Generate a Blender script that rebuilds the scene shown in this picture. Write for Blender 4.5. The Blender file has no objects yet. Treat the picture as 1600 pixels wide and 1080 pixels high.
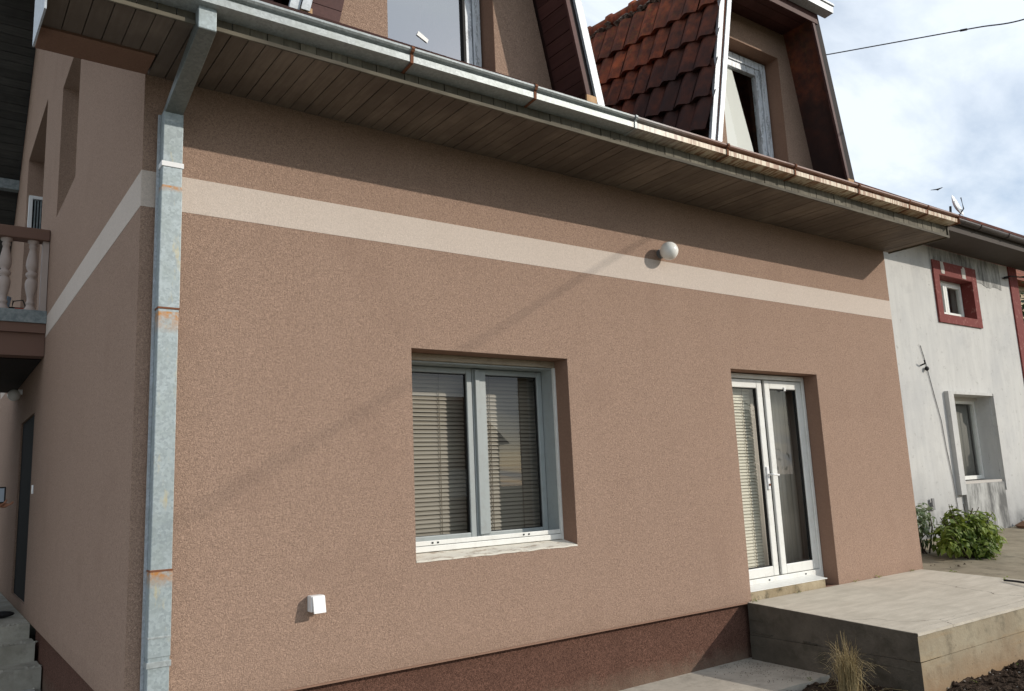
import bpy, bmesh, math, random
from mathutils import Matrix, Vector, noise as mnoise
random.seed(7)
rad = math.radians
SC = bpy.context.scene
COL = SC.collection

# ------------------------------------------------------------------ camera
cam_d = bpy.data.cameras.new('camera'); cam = bpy.data.objects.new('camera', cam_d); COL.objects.link(cam)
r_ = (0.81135570, -0.58291054, -0.04378622); u_ = (-0.06294211, -0.16158784, 0.98484905); w_ = (0.58115421, 0.79630690, 0.16779484)
cam.matrix_world = Matrix(((r_[0], u_[0], -w_[0], 0.0), (r_[1], u_[1], -w_[1], -5.0), (r_[2], u_[2], -w_[2], 1.65), (0, 0, 0, 1)))
cam_d.sensor_fit = 'HORIZONTAL'; cam_d.sensor_width = 36; cam_d.lens = 28.367
cam_d.clip_start = 0.05; cam_d.clip_end = 3000
SC.camera = cam

# ------------------------------------------------------------------ light
SUN = Vector((0.615, -0.69, 0.38)).normalized()
el = math.asin(SUN.z); az = math.atan2(SUN.x, SUN.y)
world = bpy.data.worlds.new('World'); SC.world = world; world.use_nodes = True
nt = world.node_tree; nt.nodes.clear()
def wn(t, **k):
    n = nt.nodes.new(t)
    for a, b in k.items(): setattr(n, a, b)
    return n
out = wn('ShaderNodeOutputWorld')
sky = wn('ShaderNodeTexSky', sky_type='NISHITA', sun_disc=False, sun_elevation=el, sun_rotation=az, altitude=100, air_density=1.0, dust_density=0.6, ozone_density=1.6)
bg1 = wn('ShaderNodeBackground'); bg1.inputs[1].default_value = 0.15
nt.links.new(sky.outputs[0], bg1.inputs[0])
bg2 = wn('ShaderNodeBackground'); bg2.inputs[0].default_value = (0.84, 0.915, 1.0, 1); bg2.inputs[1].default_value = 1.12
tc = wn('ShaderNodeTexCoord')
sep = wn('ShaderNodeSeparateXYZ'); nt.links.new(tc.outputs['Generated'], sep.inputs[0])
addz = wn('ShaderNodeMath', operation='ADD'); addz.inputs[1].default_value = 0.22; nt.links.new(sep.outputs[2], addz.inputs[0])
mxz = wn('ShaderNodeMath', operation='MAXIMUM'); mxz.inputs[1].default_value = 0.12; nt.links.new(addz.outputs[0], mxz.inputs[0])
dx = wn('ShaderNodeMath', operation='DIVIDE'); dy = wn('ShaderNodeMath', operation='DIVIDE')
nt.links.new(sep.outputs[0], dx.inputs[0]); nt.links.new(mxz.outputs[0], dx.inputs[1])
nt.links.new(sep.outputs[1], dy.inputs[0]); nt.links.new(mxz.outputs[0], dy.inputs[1])
cmb = wn('ShaderNodeCombineXYZ'); nt.links.new(dx.outputs[0], cmb.inputs[0]); nt.links.new(dy.outputs[0], cmb.inputs[1])
mp = wn('ShaderNodeMapping'); mp.inputs['Rotation'].default_value = (0, 0, rad(-28)); mp.inputs['Scale'].default_value = (0.8, 1.45, 1); mp.inputs['Location'].default_value = (3.3, 1.2, 0)
nt.links.new(cmb.outputs[0], mp.inputs[0])
no = wn('ShaderNodeTexNoise'); no.inputs['Scale'].default_value = 1.25; no.inputs['Detail'].default_value = 7; no.inputs['Roughness'].default_value = 0.58; no.inputs['Distortion'].default_value = 0.45
nt.links.new(mp.outputs[0], no.inputs[0])
rp = wn('ShaderNodeValToRGB'); rp.color_ramp.elements[0].position = 0.37; rp.color_ramp.elements[1].position = 0.60
rp.color_ramp.elements[0].color = (0.34, 0.34, 0.34, 1); rp.color_ramp.elements[1].color = (1, 1, 1, 1)
nt.links.new(no.outputs[0], rp.inputs[0])
mixw = wn('ShaderNodeMixShader'); nt.links.new(rp.outputs[0], mixw.inputs[0]); nt.links.new(bg1.outputs[0], mixw.inputs[1]); nt.links.new(bg2.outputs[0], mixw.inputs[2])
nt.links.new(mixw.outputs[0], out.inputs[0])
sd = bpy.data.lights.new('sun', 'SUN'); sun = bpy.data.objects.new('sun', sd); COL.objects.link(sun)
sd.energy = 3.1; sd.angle = rad(0.53); sd.color = (1.0, 0.925, 0.825)
sun.rotation_euler = SUN.to_track_quat('Z', 'Y').to_euler(); sun.location = (20, -22, 14)
SC.view_settings.view_transform = 'Standard'; SC.view_settings.look = 'None'
SC.view_settings.exposure = 0.0; SC.view_settings.gamma = 1.0; SC.view_settings.use_curve_mapping = False

# ------------------------------------------------------------------ materials
class Nodes:
    def __init__(s, name, rough=0.9, metallic=0.0, spec=0.3):
        s.m = bpy.data.materials.new(name); s.m.use_nodes = True; s.t = s.m.node_tree; s.b = s.t.nodes['Principled BSDF']
        s.b.inputs['Roughness'].default_value = rough; s.b.inputs['Metallic'].default_value = metallic
        s.b.inputs['Specular IOR Level'].default_value = spec
        s.pos = s.t.nodes.new('ShaderNodeNewGeometry').outputs['Position']
    def n(s, t, **k):
        n = s.t.nodes.new(t)
        for a, b in k.items(): setattr(n, a, b)
        return n
    def l(s, a, b): s.t.links.new(a, b)
    def scaled(s, sc, loc=(0, 0, 0), rot=(0, 0, 0)):
        m = s.n('ShaderNodeMapping'); m.inputs['Scale'].default_value = sc; m.inputs['Location'].default_value = loc; m.inputs['Rotation'].default_value = rot
        s.l(s.pos, m.inputs[0]); return m.outputs[0]
    def noise(s, scale, detail=3, rough=0.55, vec=None, dist=0.0):
        n = s.n('ShaderNodeTexNoise'); n.inputs['Scale'].default_value = scale; n.inputs['Detail'].default_value = detail
        n.inputs['Roughness'].default_value = rough; n.inputs['Distortion'].default_value = dist
        s.l(vec or s.pos, n.inputs['Vector']); return n.outputs['Fac']
    def voro(s, scale, vec=None, feature='F1', out='Distance'):
        n = s.n('ShaderNodeTexVoronoi', feature=feature); n.inputs['Scale'].default_value = scale; s.l(vec or s.pos, n.inputs['Vector']); return n.outputs[out]
    def ramp(s, f, a, b, lo=0.0, hi=1.0):
        n = s.n('ShaderNodeMapRange'); n.inputs[1].default_value = a; n.inputs[2].default_value = b; n.inputs[3].default_value = lo; n.inputs[4].default_value = hi
        s.l(f, n.inputs[0]); return n.outputs[0]
    def mix(s, f, a, b, mode='MIX'):
        n = s.n('ShaderNodeMix', data_type='RGBA', blend_type=mode)
        if isinstance(f, (int, float)): n.inputs[0].default_value = f
        else: s.l(f, n.inputs[0])
        for i, c in ((6, a), (7, b)):
            if isinstance(c, tuple): n.inputs[i].default_value = (*c, 1)
            else: s.l(c, n.inputs[i])
        return n.outputs[2]
    def math(s, op, a, b=None):
        n = s.n('ShaderNodeMath', operation=op)
        for i, c in ((0, a), (1, b)):
            if c is None: continue
            if isinstance(c, (int, float)): n.inputs[i].default_value = c
            else: s.l(c, n.inputs[i])
        return n.outputs[0]
    def bump(s, h, strength=0.5, dist=0.01, prev=None):
        n = s.n('ShaderNodeBump'); n.inputs['Strength'].default_value = strength; n.inputs['Distance'].default_value = dist
        s.l(h, n.inputs['Height'])
        if prev: s.l(prev, n.inputs['Normal'])
        return n.outputs[0]
    def fin(s, col, bump=None, rough=None):
        if isinstance(col, tuple): s.b.inputs['Base Color'].default_value = (*col, 1)
        else: s.l(col, s.b.inputs['Base Color'])
        if bump: s.l(bump, s.b.inputs['Normal'])
        if rough: s.l(rough, s.b.inputs['Roughness'])
        return s.m
    def sepx(s):
        n = s.n('ShaderNodeSeparateXYZ'); s.l(s.pos, n.inputs[0]); return n.outputs
    def rnd(s): return s.n('ShaderNodeObjectInfo').outputs['Random']

def plaster(name, c, *a, **k): return plaster_(name, c, *a, **k)
def plaster_(name, c, dark=0.70, light=1.17, grain=105, bs=1.0, bd=0.008, spots=True):
    N = Nodes(name, 0.95, spec=0.05)
    f = N.noise(grain, 1.5, 0.6, dist=1.6); f2 = N.noise(grain * 0.33, 3, 0.65, dist=0.8); g = N.noise(1.1, 4, 0.6); st = N.noise(3.0, 3, 0.6, N.scaled((1.0, 1.0, 0.12)))
    lo = tuple(x * dark for x in c); hi = tuple(min(1, x * light) for x in c)
    col = N.mix(N.ramp(f, 0.40, 0.60), lo, hi)
    col = N.mix(N.ramp(f2, 0.55, 0.72, 0, 0.16), col, tuple(x * 0.62 for x in c))
    col = N.mix(N.ramp(g, 0.3, 0.7, 0, 0.22), col, tuple(x * 0.84 for x in c))
    col = N.mix(N.ramp(st, 0.45, 0.75, 0, 0.15), col, (c[0] * 1.08, c[1] * 1.12, c[2] * 1.15))
    if spots:
        sp = N.noise(7.0, 2, 0.5); col = N.mix(N.ramp(sp, 0.62, 0.75, 0, 0.12), col, (c[0] * 0.7, c[1] * 0.68, c[2] * 0.66))
    if name == 'brown plaster':   # run-off stains below the sill and the drain holes, splash marks above the plinth, a few patched spots
        px = N.sepx()
        low = N.math('ADD', px[2], N.math('MULTIPLY', N.noise(5, 5, 0.7), -0.35))
        col = N.mix(N.ramp(low, 0.28, 0.44, 0.30, 0), col, (c[0] * .60, c[1] * .58, c[2] * .56))
        pt = N.noise(1.7, 2, 0.4, N.scaled((1, 1, 1), (7.3, 0, 2.1)))
        col = N.mix(N.ramp(pt, 0.60, 0.66, 0, 0.22), col, (c[0] * .78, c[1] * .76, c[2] * .76))
    if name == 'dark plinth granules':   # dried mud splashed up from the path
        pz = N.sepx()[2]; sp_ = N.math('ADD', pz, N.math('MULTIPLY', N.noise(9, 5, 0.75), 0.30))
        col = N.mix(N.ramp(sp_, 0.12, 0.30, 0.65, 0), col, (0.20, 0.155, 0.115)); col = N.mix(N.ramp(N.noise(4, 5, 0.7), 0.5, 0.68, 0, 0.4), col, (0.085, 0.045, 0.034))
    b = N.bump(f, bs, bd); b = N.bump(N.noise(2.2, 2), 0.25, 0.012, b)
    return N.fin(col, b)

WALLC = (0.382, 0.262, 0.197)
m_wall = plaster('brown plaster', WALLC)
m_band = plaster('cream plaster', (0.585, 0.50, 0.432), 0.9, 1.08, bs=0.5)
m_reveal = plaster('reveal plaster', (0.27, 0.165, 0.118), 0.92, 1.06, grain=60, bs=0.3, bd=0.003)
m_plinth = plaster('dark plinth granules', (0.120, 0.064, 0.047), 0.55, 1.6, grain=95, bs=1.0, bd=0.008)
m_eavep = plaster('brown eave plaster', (0.20, 0.115, 0.08), 0.9, 1.1, bs=0.2)

def metal(name, c=(0.35, 0.38, 0.38), rustx=False, stain=False):
    N = Nodes(name, 0.5, 0.25, 0.5)
    v = N.voro(75, out='Color'); vv = N.n('ShaderNodeSeparateColor'); N.l(v, vv.inputs[0])
    fac = N.math('MULTIPLY', vv.outputs[0], 1.0)
    col = N.mix(fac, tuple(x * 0.80 for x in c), tuple(x * 1.10 for x in c))
    col = N.mix(N.ramp(N.noise(9, 4, 0.65), 0.45, 0.7, 0, 0.5), col, (c[0] * 0.75, c[1] * 0.76, c[2] * 0.7))
    if stain:
        s1 = N.ramp(N.noise(6, 4, 0.7, N.scaled((2.0, 2.0, 0.6))), 0.58, 0.70, 0, 0.75)
        col = N.mix(s1, col, (0.46, 0.40, 0.24))
        z = N.sepx()[2]
        for z0, ln in ((2.72, 0.13), (1.262, 0.10), (3.49, 0.04)):
            d = N.math('SUBTRACT', z0, z)
            k = N.math('MULTIPLY', N.ramp(d, -0.004, 0.0), N.ramp(d, ln * 0.2, ln, 1, 0))
            k = N.math('MULTIPLY', k, N.ramp(N.noise(28, 3, 0.6), 0.36, 0.62, 0.15, 1))
            col = N.mix(k, col, (0.42, 0.19, 0.05))
    if rustx:
        px = N.sepx()
        a = N.ramp(N.math('ADD', px[0], N.math('MULTIPLY', N.noise(3, 3), 1.2)), 4.7, 5.6)
        vert = N.noise(34, 2, 0.6, N.scaled((1.0, 0.2, 0.07)))
        vert2 = N.noise(5, 2, 0.6, N.scaled((1.0, 0.2, 0.07)))
        rc = N.mix(N.ramp(vert, 0.42, 0.56), (0.26, 0.13, 0.06), (0.60, 0.51, 0.37))
        rc = N.mix(N.ramp(vert2, 0.5, 0.7, 0, 0.45), rc, (0.36, 0.20, 0.10))
        # the rolled lip and drip edge above are rusted through
        up = N.math('SUBTRACT', px[2], N.math('MULTIPLY', px[0], 0.008))
        rc = N.mix(N.ramp(up, 4.340, 4.345), rc, (0.17, 0.080, 0.052))
        col = N.mix(a, col, rc)
        N.l(N.ramp(a, 0, 1, 0.25, 0.0), N.b.inputs['Metallic'])
    b = N.bump(N.noise(5, 3), 0.25, 0.01)
    return N.fin(col, b)
m_galv = metal('galvanised steel', rustx=False)
m_gutter = metal('weathered gutter steel', rustx=True)
m_pipe = metal('stained downpipe steel', (0.335, 0.385, 0.395), stain=True)
m_elbow = metal('grimy shaded elbow steel', (0.15, 0.165, 0.155))  # elbow colour darkened for the eave's shade as well as grime
m_verge = metal('verge flashing steel', (0.43, 0.46, 0.49))
m_rustiron = Nodes('rusty iron', 0.85); m_rustiron = m_rustiron.fin(m_rustiron.mix(m_rustiron.noise(40), (0.25, 0.09, 0.04), (0.10, 0.05, 0.03)))

def wood(name, a, b, axis='y', rough=0.75, stain=None):
    N = Nodes(name, rough, spec=0.25)
    sc = {'x': (0.08, 1, 1), 'y': (1, 0.08, 1), 'z': (1, 1, 0.08)}[axis]
    g = N.noise(45, 3, 0.6, N.scaled(sc)); r = N.rnd()
    col = N.mix(N.ramp(g, 0.35, 0.65), a, b)
    col = N.mix(N.ramp(r, 0, 1, 0.0, 0.45), col, tuple(x * 0.5 for x in a))
    s2 = N.noise(1.3, 4, 0.65)
    col = N.mix(N.ramp(s2, 0.42, 0.62, 0, 0.65), col, stain or tuple(x * 0.5 for x in a))
    return N.fin(col, N.bump(g, 0.25, 0.003))
m_soffit = wood('weathered soffit wood', (0.165, 0.131, 0.100), (0.225, 0.182, 0.142), 'y', stain=(0.085, 0.064, 0.050))
m_fascia = wood('weathered fascia wood', (0.13, 0.115, 0.085), (0.20, 0.18, 0.135), 'z', stain=(0.07, 0.06, 0.042))
m_trim = wood('pale eave trim', (0.075, 0.066, 0.050), (0.125, 0.110, 0.085), 'x', stain=(0.17, 0.15, 0.11))
m_dark_board = wood('dark stained boards', (0.055, 0.054, 0.050), (0.085, 0.082, 0.074), 'x')
m_clad = wood('dark red-brown cladding', (0.085, 0.034, 0.030), (0.11, 0.046, 0.040), 'y', 0.6)
m_bargeb = wood('blackened barge board', (0.018, 0.013, 0.012), (0.028, 0.02, 0.018), 'z')
m_rawwood = wood('raw pine block', (0.50, 0.30, 0.16), (0.60, 0.40, 0.22), 'z')

def tile_mat(name):
    N = Nodes(name, 0.88, spec=0.12)
    r = N.rnd(); n1 = N.noise(9, 4, 0.65); n2 = N.noise(1.5, 3, 0.6)
    col = N.mix(N.ramp(n1, 0.36, 0.62), (0.44, 0.115, 0.050), (0.13, 0.048, 0.034))
    col = N.mix(N.ramp(r, 0, 1, 0, 0.5), col, (0.075, 0.038, 0.030))
    px = N.sepx()
    lichen = N.ramp(N.noise(22, 4, 0.7), 0.53, 0.68, 0, 0.6)
    lichen = N.math('MULTIPLY', lichen, N.ramp(px[2], 5.5, 6.5, 0.15, 1.0))
    col = N.mix(lichen, col, (0.26, 0.16, 0.05))
    col = N.mix(N.ramp(n2, 0.42, 0.6, 0, 0.6), col, (0.055, 0.036, 0.031))
    wear = N.math('ADD', N.ramp(px[2], 5.0, 6.35), N.math('MULTIPLY', N.ramp(px[1], -0.7, 0.9), 0.35))
    wear = N.math('ADD', wear, N.math('MULTIPLY', N.math('SUBTRACT', N.noise(2.6, 4, 0.65), 0.5), 1.1))
    col = N.mix(N.ramp(wear, 0.30, 0.95, 0.85, 0.0), col, (0.040, 0.026, 0.025))
    return N.fin(col, N.bump(N.noise(60, 3), 0.35, 0.004))
m_tile = tile_mat('mossy clay tile')
N = Nodes('mossy ridge mortar', 0.95)
m_mortar = N.fin(N.mix(N.ramp(N.noise(30, 4, .7), 0.4, 0.6), (0.10, 0.07, 0.055), (0.30, 0.25, 0.20)), N.bump(N.noise(35, 4, .7), 1.0, 0.03))

def pvc(name, c, dirt=(0.35, 0.31, 0.25), amt=0.35, streak=False, rough=0.4):
    N = Nodes(name, rough, spec=0.45)
    col = N.mix(N.ramp(N.noise(14, 4, 0.7), 0.48, 0.72, 0, amt), c, dirt)
    if streak:
        s = N.noise(26, 3, 0.7, N.scaled((1, 1, 0.13))); s2 = N.noise(90, 2, 0.5, N.scaled((1, 1, 0.5)))
        k = N.math('MULTIPLY', N.ramp(s, 0.5, 0.58), N.ramp(s2, 0.40, 0.52))
        col = N.mix(N.math('MULTIPLY', k, 0.6), col, (0.10, 0.105, 0.11))
    return N.fin(col)
m_pvc = pvc('white plastic frame', (0.74, 0.74, 0.70), amt=0.2)
m_grey_frame = pvc('grey window sash', (0.33, 0.36, 0.355), (0.25, 0.25, 0.23), 0.4)
m_film = pvc('frame with peeling film', (0.66, 0.70, 0.74), (0.4, 0.42, 0.44), 0.5, True)
m_beige = pvc('beige dirty head trim', (0.40, 0.33, 0.24), (0.22, 0.17, 0.12), 0.6)
m_white = pvc('white plastic', (0.80, 0.80, 0.79), amt=0.08)
N = Nodes('window sill paint', 0.7)
k = N.ramp(N.noise(20, 5, 0.7, N.scaled((0.35, 1, 1))), 0.52, 0.62)
m_sill = N.fin(N.mix(N.math('MULTIPLY', k, 0.8), (0.70, 0.66, 0.57), (0.36, 0.28, 0.21)), N.bump(N.noise(40, 4), 0.5, 0.004))
N = Nodes('rubber gasket', 0.7); m_gasket = N.fin((0.015, 0.015, 0.015))
N = Nodes('blind slat', 0.5, spec=0.4); m_slat = N.fin(N.mix(N.ramp(N.rnd(), 0, 1), (0.215, 0.183, 0.145), (0.265, 0.228, 0.182)))
N = Nodes('ivory blind slat', 0.5, spec=0.4); m_slat_ivory = N.fin(N.mix(N.ramp(N.rnd(), 0, 1), (0.58, 0.53, 0.43), (0.66, 0.60, 0.49)))
N = Nodes('blind cord', 0.8); m_cord = N.fin((0.16, 0.13, 0.10))
N = Nodes('curtain cloth', 0.9); m_curtain = N.fin(N.mix(N.ramp(N.noise(20, 2, .5, N.scaled((1, 1, .02))), .4, .6), (0.40, 0.35, 0.30), (0.58, 0.52, 0.46)))
N = Nodes('white curtain cloth', 0.9); m_curtain_w = N.fin((0.82, 0.81, 0.77)); N = Nodes('greyed net curtain', 0.9); m_net = N.fin((0.20, 0.19, 0.17))
N = Nodes('dark interior', 0.95); m_room = N.fin((0.16, 0.14, 0.12))

def glass(name, base=0.06, gain=1.0, tint=(0.94, 0.96, 0.95)):
    m = bpy.data.materials.new(name); m.use_nodes = True; t = m.node_tree; t.nodes.clear()
    o = t.nodes.new('ShaderNodeOutputMaterial'); mx = t.nodes.new('ShaderNodeMixShader')
    tr = t.nodes.new('ShaderNodeBsdfTransparent'); tr.inputs[0].default_value = (*tint, 1)
    gl = t.nodes.new('ShaderNodeBsdfGlossy'); gl.inputs['Roughness'].default_value = 0.0; gl.inputs[0].default_value = (1, 1, 1, 1)
    lw_ = t.nodes.new('ShaderNodeLayerWeight'); lw_.inputs[0].default_value = 0.5
    pw = t.nodes.new('ShaderNodeMath'); pw.operation = 'POWER'; pw.inputs[1].default_value = 5.0; t.links.new(lw_.outputs['Facing'], pw.inputs[0])
    ma = t.nodes.new('ShaderNodeMath'); ma.operation = 'MULTIPLY_ADD'; ma.inputs[1].default_value = gain; ma.inputs[2].default_value = base
    t.links.new(pw.outputs[0], ma.inputs[0]); t.links.new(ma.outputs[0], mx.inputs[0])
    t.links.new(tr.outputs[0], mx.inputs[1]); t.links.new(gl.outputs[0], mx.inputs[2]); t.links.new(mx.outputs[0], o.inputs[0])
    return m
m_glass = glass('window glass', 0.05, 0.9)
m_glass_mirror = glass('coated reflective glass', 0.42, 0.55, (0.6, 0.64, 0.66))

def concrete(name, c, d, moss=0.0, bs=0.4, form=False):
    N = Nodes(name, 0.92, spec=0.2)
    n1 = N.noise(3, 6, 0.65); n2 = N.noise(45, 3, 0.6); n3 = N.noise(1.2, 3)
    col = N.mix(N.ramp(n1, 0.35, 0.65), c, d)
    col = N.mix(N.ramp(n2, 0.5, 0.75, 0, 0.35), col, tuple(x * 0.7 for x in c))
    if moss: col = N.mix(N.ramp(N.noise(5, 5, 0.7), 0.52, 0.66, 0, moss), col, (0.05, 0.045, 0.03))
    if form:
        s = N.noise(2.2, 5, 0.7, N.scaled((0.35, 0.35, 3)))
        col = N.mix(N.ramp(s, 0.5, 0.66, 0, 0.55), col, (0.34, 0.24, 0.13))
        pz = N.sepx()[2]; splash = N.ramp(N.math('ADD', pz, N.math('MULTIPLY', N.noise(4, 5, 0.7), 0.3)), 0.10, 0.36, 0.75, 0); col = N.mix(splash, col, (0.25, 0.155, 0.085))
        pits = N.voro(9); col = N.mix(N.ramp(pits, 0.04, 0.09, 0.6, 0), col, (0.08, 0.06, 0.04))
    b = N.bump(n2, bs, 0.004); b = N.bump(n1, 0.5, 0.02, b)
    return N.fin(col, b)
m_terr_top = concrete('pale concrete screed', (0.54, 0.50, 0.42), (0.46, 0.42, 0.345))
N = Nodes('pale screed with trowel marks', 0.92, spec=0.2)
tr_ = N.noise(7, 4, 0.65, N.scaled((0.35, 1.6, 1))); st2 = N.noise(1.6, 5, 0.65); gr = N.noise(70, 3, 0.6)
cc = N.mix(N.ramp(tr_, 0.38, 0.64), (0.57, 0.515, 0.425), (0.48, 0.43, 0.35)); cc = N.mix(N.ramp(st2, 0.5, 0.66, 0, 0.5), cc, (0.40, 0.36, 0.29)); cc = N.mix(N.ramp(gr, 0.58, 0.7, 0, 0.4), cc, (0.34, 0.31, 0.26))
vo = N.n('ShaderNodeTexVoronoi', feature='DISTANCE_TO_EDGE'); vo.inputs['Scale'].default_value = 0.55; N.l(N.scaled((1, 1, 1), (0, 0, 0)), vo.inputs['Vector'])
dn = N.n('ShaderNodeTexNoise'); dn.inputs['Scale'].default_value = 2.5; dn.inputs['Detail'].default_value = 5; N.l(N.pos, dn.inputs['Vector'])
va = N.n('ShaderNodeVectorMath', operation='MULTIPLY_ADD'); va.inputs[1].default_value = (0.5, 0.5, 0.5); N.l(dn.outputs['Color'], va.inputs[0]); N.l(N.pos, va.inputs[2]); N.l(va.outputs[0], vo.inputs['Vector'])
ck = N.math('MULTIPLY', N.ramp(vo.outputs['Distance'], 0.0015, 0.004, 0.75, 0), N.ramp(N.noise(0.8, 2), 0.45, 0.52)); cc = N.mix(ck, cc, (0.12, 0.10, 0.08))
m_terr_top = N.fin(cc, N.bump(tr_, 0.35, 0.01, N.bump(gr, 0.5, 0.003)))
m_terr_side = concrete('board-marked concrete', (0.36, 0.31, 0.22), (0.27, 0.22, 0.15), 0.35, 0.7, True)
m_terr_dark = concrete('dark mottled concrete', (0.135, 0.115, 0.09), (0.075, 0.065, 0.05), 0.5, 0.8)  # darker, blotchy concrete for the left side of the terrace
m_path = concrete('path concrete', (0.50, 0.455, 0.38), (0.37, 0.335, 0.28), 0.25)
m_bounce_conc = concrete('pale bounce concrete', (0.36, 0.35, 0.335), (0.29, 0.285, 0.27))
m_yard = concrete('worn yard concrete', (0.32, 0.275, 0.20), (0.22, 0.185, 0.13), 0.35)
m_step = concrete('rough step concrete', (0.40, 0.38, 0.325), (0.27, 0.255, 0.21), 0.3, 0.9)
m_thresh = concrete('lichened threshold stone', (0.42, 0.35, 0.24), (0.22, 0.17, 0.10), 0.9, 0.9)
N = Nodes('dark tilled soil', 0.97, spec=0.1)
m_soil = N.fin(N.mix(N.ramp(N.noise(25, 5, .7), 0.35, 0.65), (0.035, 0.023, 0.016), (0.10, 0.07, 0.05)), N.bump(N.noise(30, 5, .7), 1.0, 0.05))
N = Nodes('dry ground earth', 0.97, spec=0.1)
m_ground = N.fin(N.mix(N.ramp(N.noise(2, 6, .7), 0.35, 0.65), (0.095, 0.080, 0.055), (0.065, 0.075, 0.035)), N.bump(N.noise(8, 5, .7), 0.8, 0.05))
N = Nodes('pebble stone', 0.85)
m_pebble = N.fin(N.mix(N.ramp(N.noise(9, 3), 0.4, 0.6), (0.30, 0.27, 0.23), (0.16, 0.13, 0.11)))

def white_plaster():
    N = Nodes('old white plaster', 0.95, spec=0.15)
    f = N.noise(60, 3, 0.6); st = N.noise(9, 4, 0.65, N.scaled((1, 1, 0.12))); g = N.noise(0.9, 5, 0.65)
    px = N.sepx()
    col = N.mix(N.ramp(st, 0.40, 0.72), (0.56, 0.555, 0.53), (0.50, 0.495, 0.475))
    col = N.mix(N.ramp(g, 0.48, 0.66, 0, 0.45), col, (0.41, 0.415, 0.42))
    pe = N.noise(2.6, 6, 0.72); col = N.mix(N.ramp(pe, 0.54, 0.64, 0, 0.30), col, (0.40, 0.395, 0.385)); col = N.mix(N.ramp(N.noise(11, 4, 0.7), 0.62, 0.68, 0, 0.5), col, (0.30, 0.29, 0.27))
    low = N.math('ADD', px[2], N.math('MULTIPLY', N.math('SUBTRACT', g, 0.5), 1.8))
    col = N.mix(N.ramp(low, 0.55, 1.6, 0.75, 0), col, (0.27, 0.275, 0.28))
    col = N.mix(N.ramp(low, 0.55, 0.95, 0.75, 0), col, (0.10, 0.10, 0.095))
    return N.fin(col, N.bump(f, 0.5, 0.006))
m_wplaster = white_plaster()
N = Nodes('stained grey render', 0.95)
st = N.noise(5, 5, 0.7, N.scaled((1, 1, 0.3)))
m_panel = N.fin(N.mix(N.ramp(st, 0.38, 0.62), (0.44, 0.44, 0.42), (0.13, 0.13, 0.125)), N.bump(N.noise(30, 4), 0.6, 0.006))
N = Nodes('dark red paint', 0.8)
m_red = N.fin(N.mix(N.ramp(N.noise(12, 5, .7), 0.55, 0.68), (0.17, 0.035, 0.030), (0.30, 0.13, 0.11)), N.bump(N.noise(50, 3), 0.4, 0.004))
N = Nodes('white flaked paint', 0.9); m_flake = N.fin((0.48, 0.45, 0.41), N.bump(N.noise(40, 3), 0.5, 0.005))
N = Nodes('dark brown gutter', 0.5); m_dgut = N.fin(N.mix(N.noise(12), (0.030, 0.025, 0.023), (0.07, 0.055, 0.05)))
N = Nodes('dark eave boarding', 0.8); m_dsoff = N.fin(N.mix(N.noise(6), (0.055, 0.045, 0.040), (0.085, 0.07, 0.06)))
N = Nodes('dark green door paint', 0.85, spec=0.05); m_door = N.fin((0.017, 0.016, 0.015))
N = Nodes('black rubber', 0.6); m_black = N.fin((0.012, 0.012, 0.013))
N = Nodes('cable sheath', 0.6); m_cable = N.fin((0.02, 0.02, 0.022))
N = Nodes('grey wire', 0.6); m_wire = N.fin((0.20, 0.20, 0.20))
N = Nodes('opal glass globe', 0.18, spec=0.5); m_globe = N.fin((0.84, 0.83, 0.78))
N = Nodes('baluster plaster', 0.8); m_balus = N.fin(N.mix(N.noise(8), (0.40, 0.33, 0.29), (0.48, 0.40, 0.36)))
N = Nodes('rail brown plaster', 0.85); m_rail = N.fin((0.17, 0.10, 0.075))
N = Nodes('slab edge stone', 0.8); m_slabedge = N.fin(N.mix(N.ramp(N.noise(14, 4, .7), .4, .6), (0.16, 0.19, 0.20), (0.26, 0.29, 0.29)))
N = Nodes('blue plastic', 0.4); m_bluep = N.fin((0.35, 0.55, 0.75))
N = Nodes('red plastic', 0.4); m_redp = N.fin((0.40, 0.06, 0.03))
def leafmat(name, a, b, c):
    N = Nodes(name, 0.55, spec=0.35)
    col = N.mix(N.ramp(N.noise(3.5, 3), 0.38, 0.62), a, b); col = N.mix(N.ramp(N.noise(40, 2), 0.5, 0.72, 0, 0.7), col, c)
    tr = N.n('ShaderNodeBsdfTranslucent'); N.l(col, tr.inputs[0]); mx = N.n('ShaderNodeMixShader'); mx.inputs[0].default_value = 0.3
    o = N.t.nodes['Material Output']; N.l(N.b.outputs[0], mx.inputs[1]); N.l(tr.outputs[0], mx.inputs[2]); N.l(mx.outputs[0], o.inputs[0])
    return N.fin(col)
m_leaf = leafmat('bush leaves', (0.075, 0.13, 0.018), (0.20, 0.26, 0.036), (0.32, 0.33, 0.08))
m_leaf_pale = leafmat('pale edged leaves', (0.05, 0.10, 0.025), (0.16, 0.21, 0.09), (0.55, 0.56, 0.46))
m_leaf_dark = leafmat('dark tree leaves', (0.012, 0.028, 0.010), (0.028, 0.05, 0.016), (0.06, 0.08, 0.03))
m_drygrass = leafmat('dry straw blades', (0.36, 0.27, 0.13), (0.48, 0.38, 0.20), (0.28, 0.22, 0.10))
N = Nodes('bark', 0.9); m_bark = N.fin((0.07, 0.05, 0.035))
N = Nodes('terracotta', 0.9); m_terra = N.fin(N.mix(N.noise(20), (0.30, 0.16, 0.09), (0.22, 0.13, 0.09)))
N = Nodes('tan house render', 0.95); m_tan = N.fin((0.42, 0.34, 0.24))
N = Nodes('skin', 0.55); m_skin = N.fin((0.36, 0.17, 0.10))
N = Nodes('dark jacket cloth', 0.9); m_cloth = N.fin((0.02, 0.02, 0.024))
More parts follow.
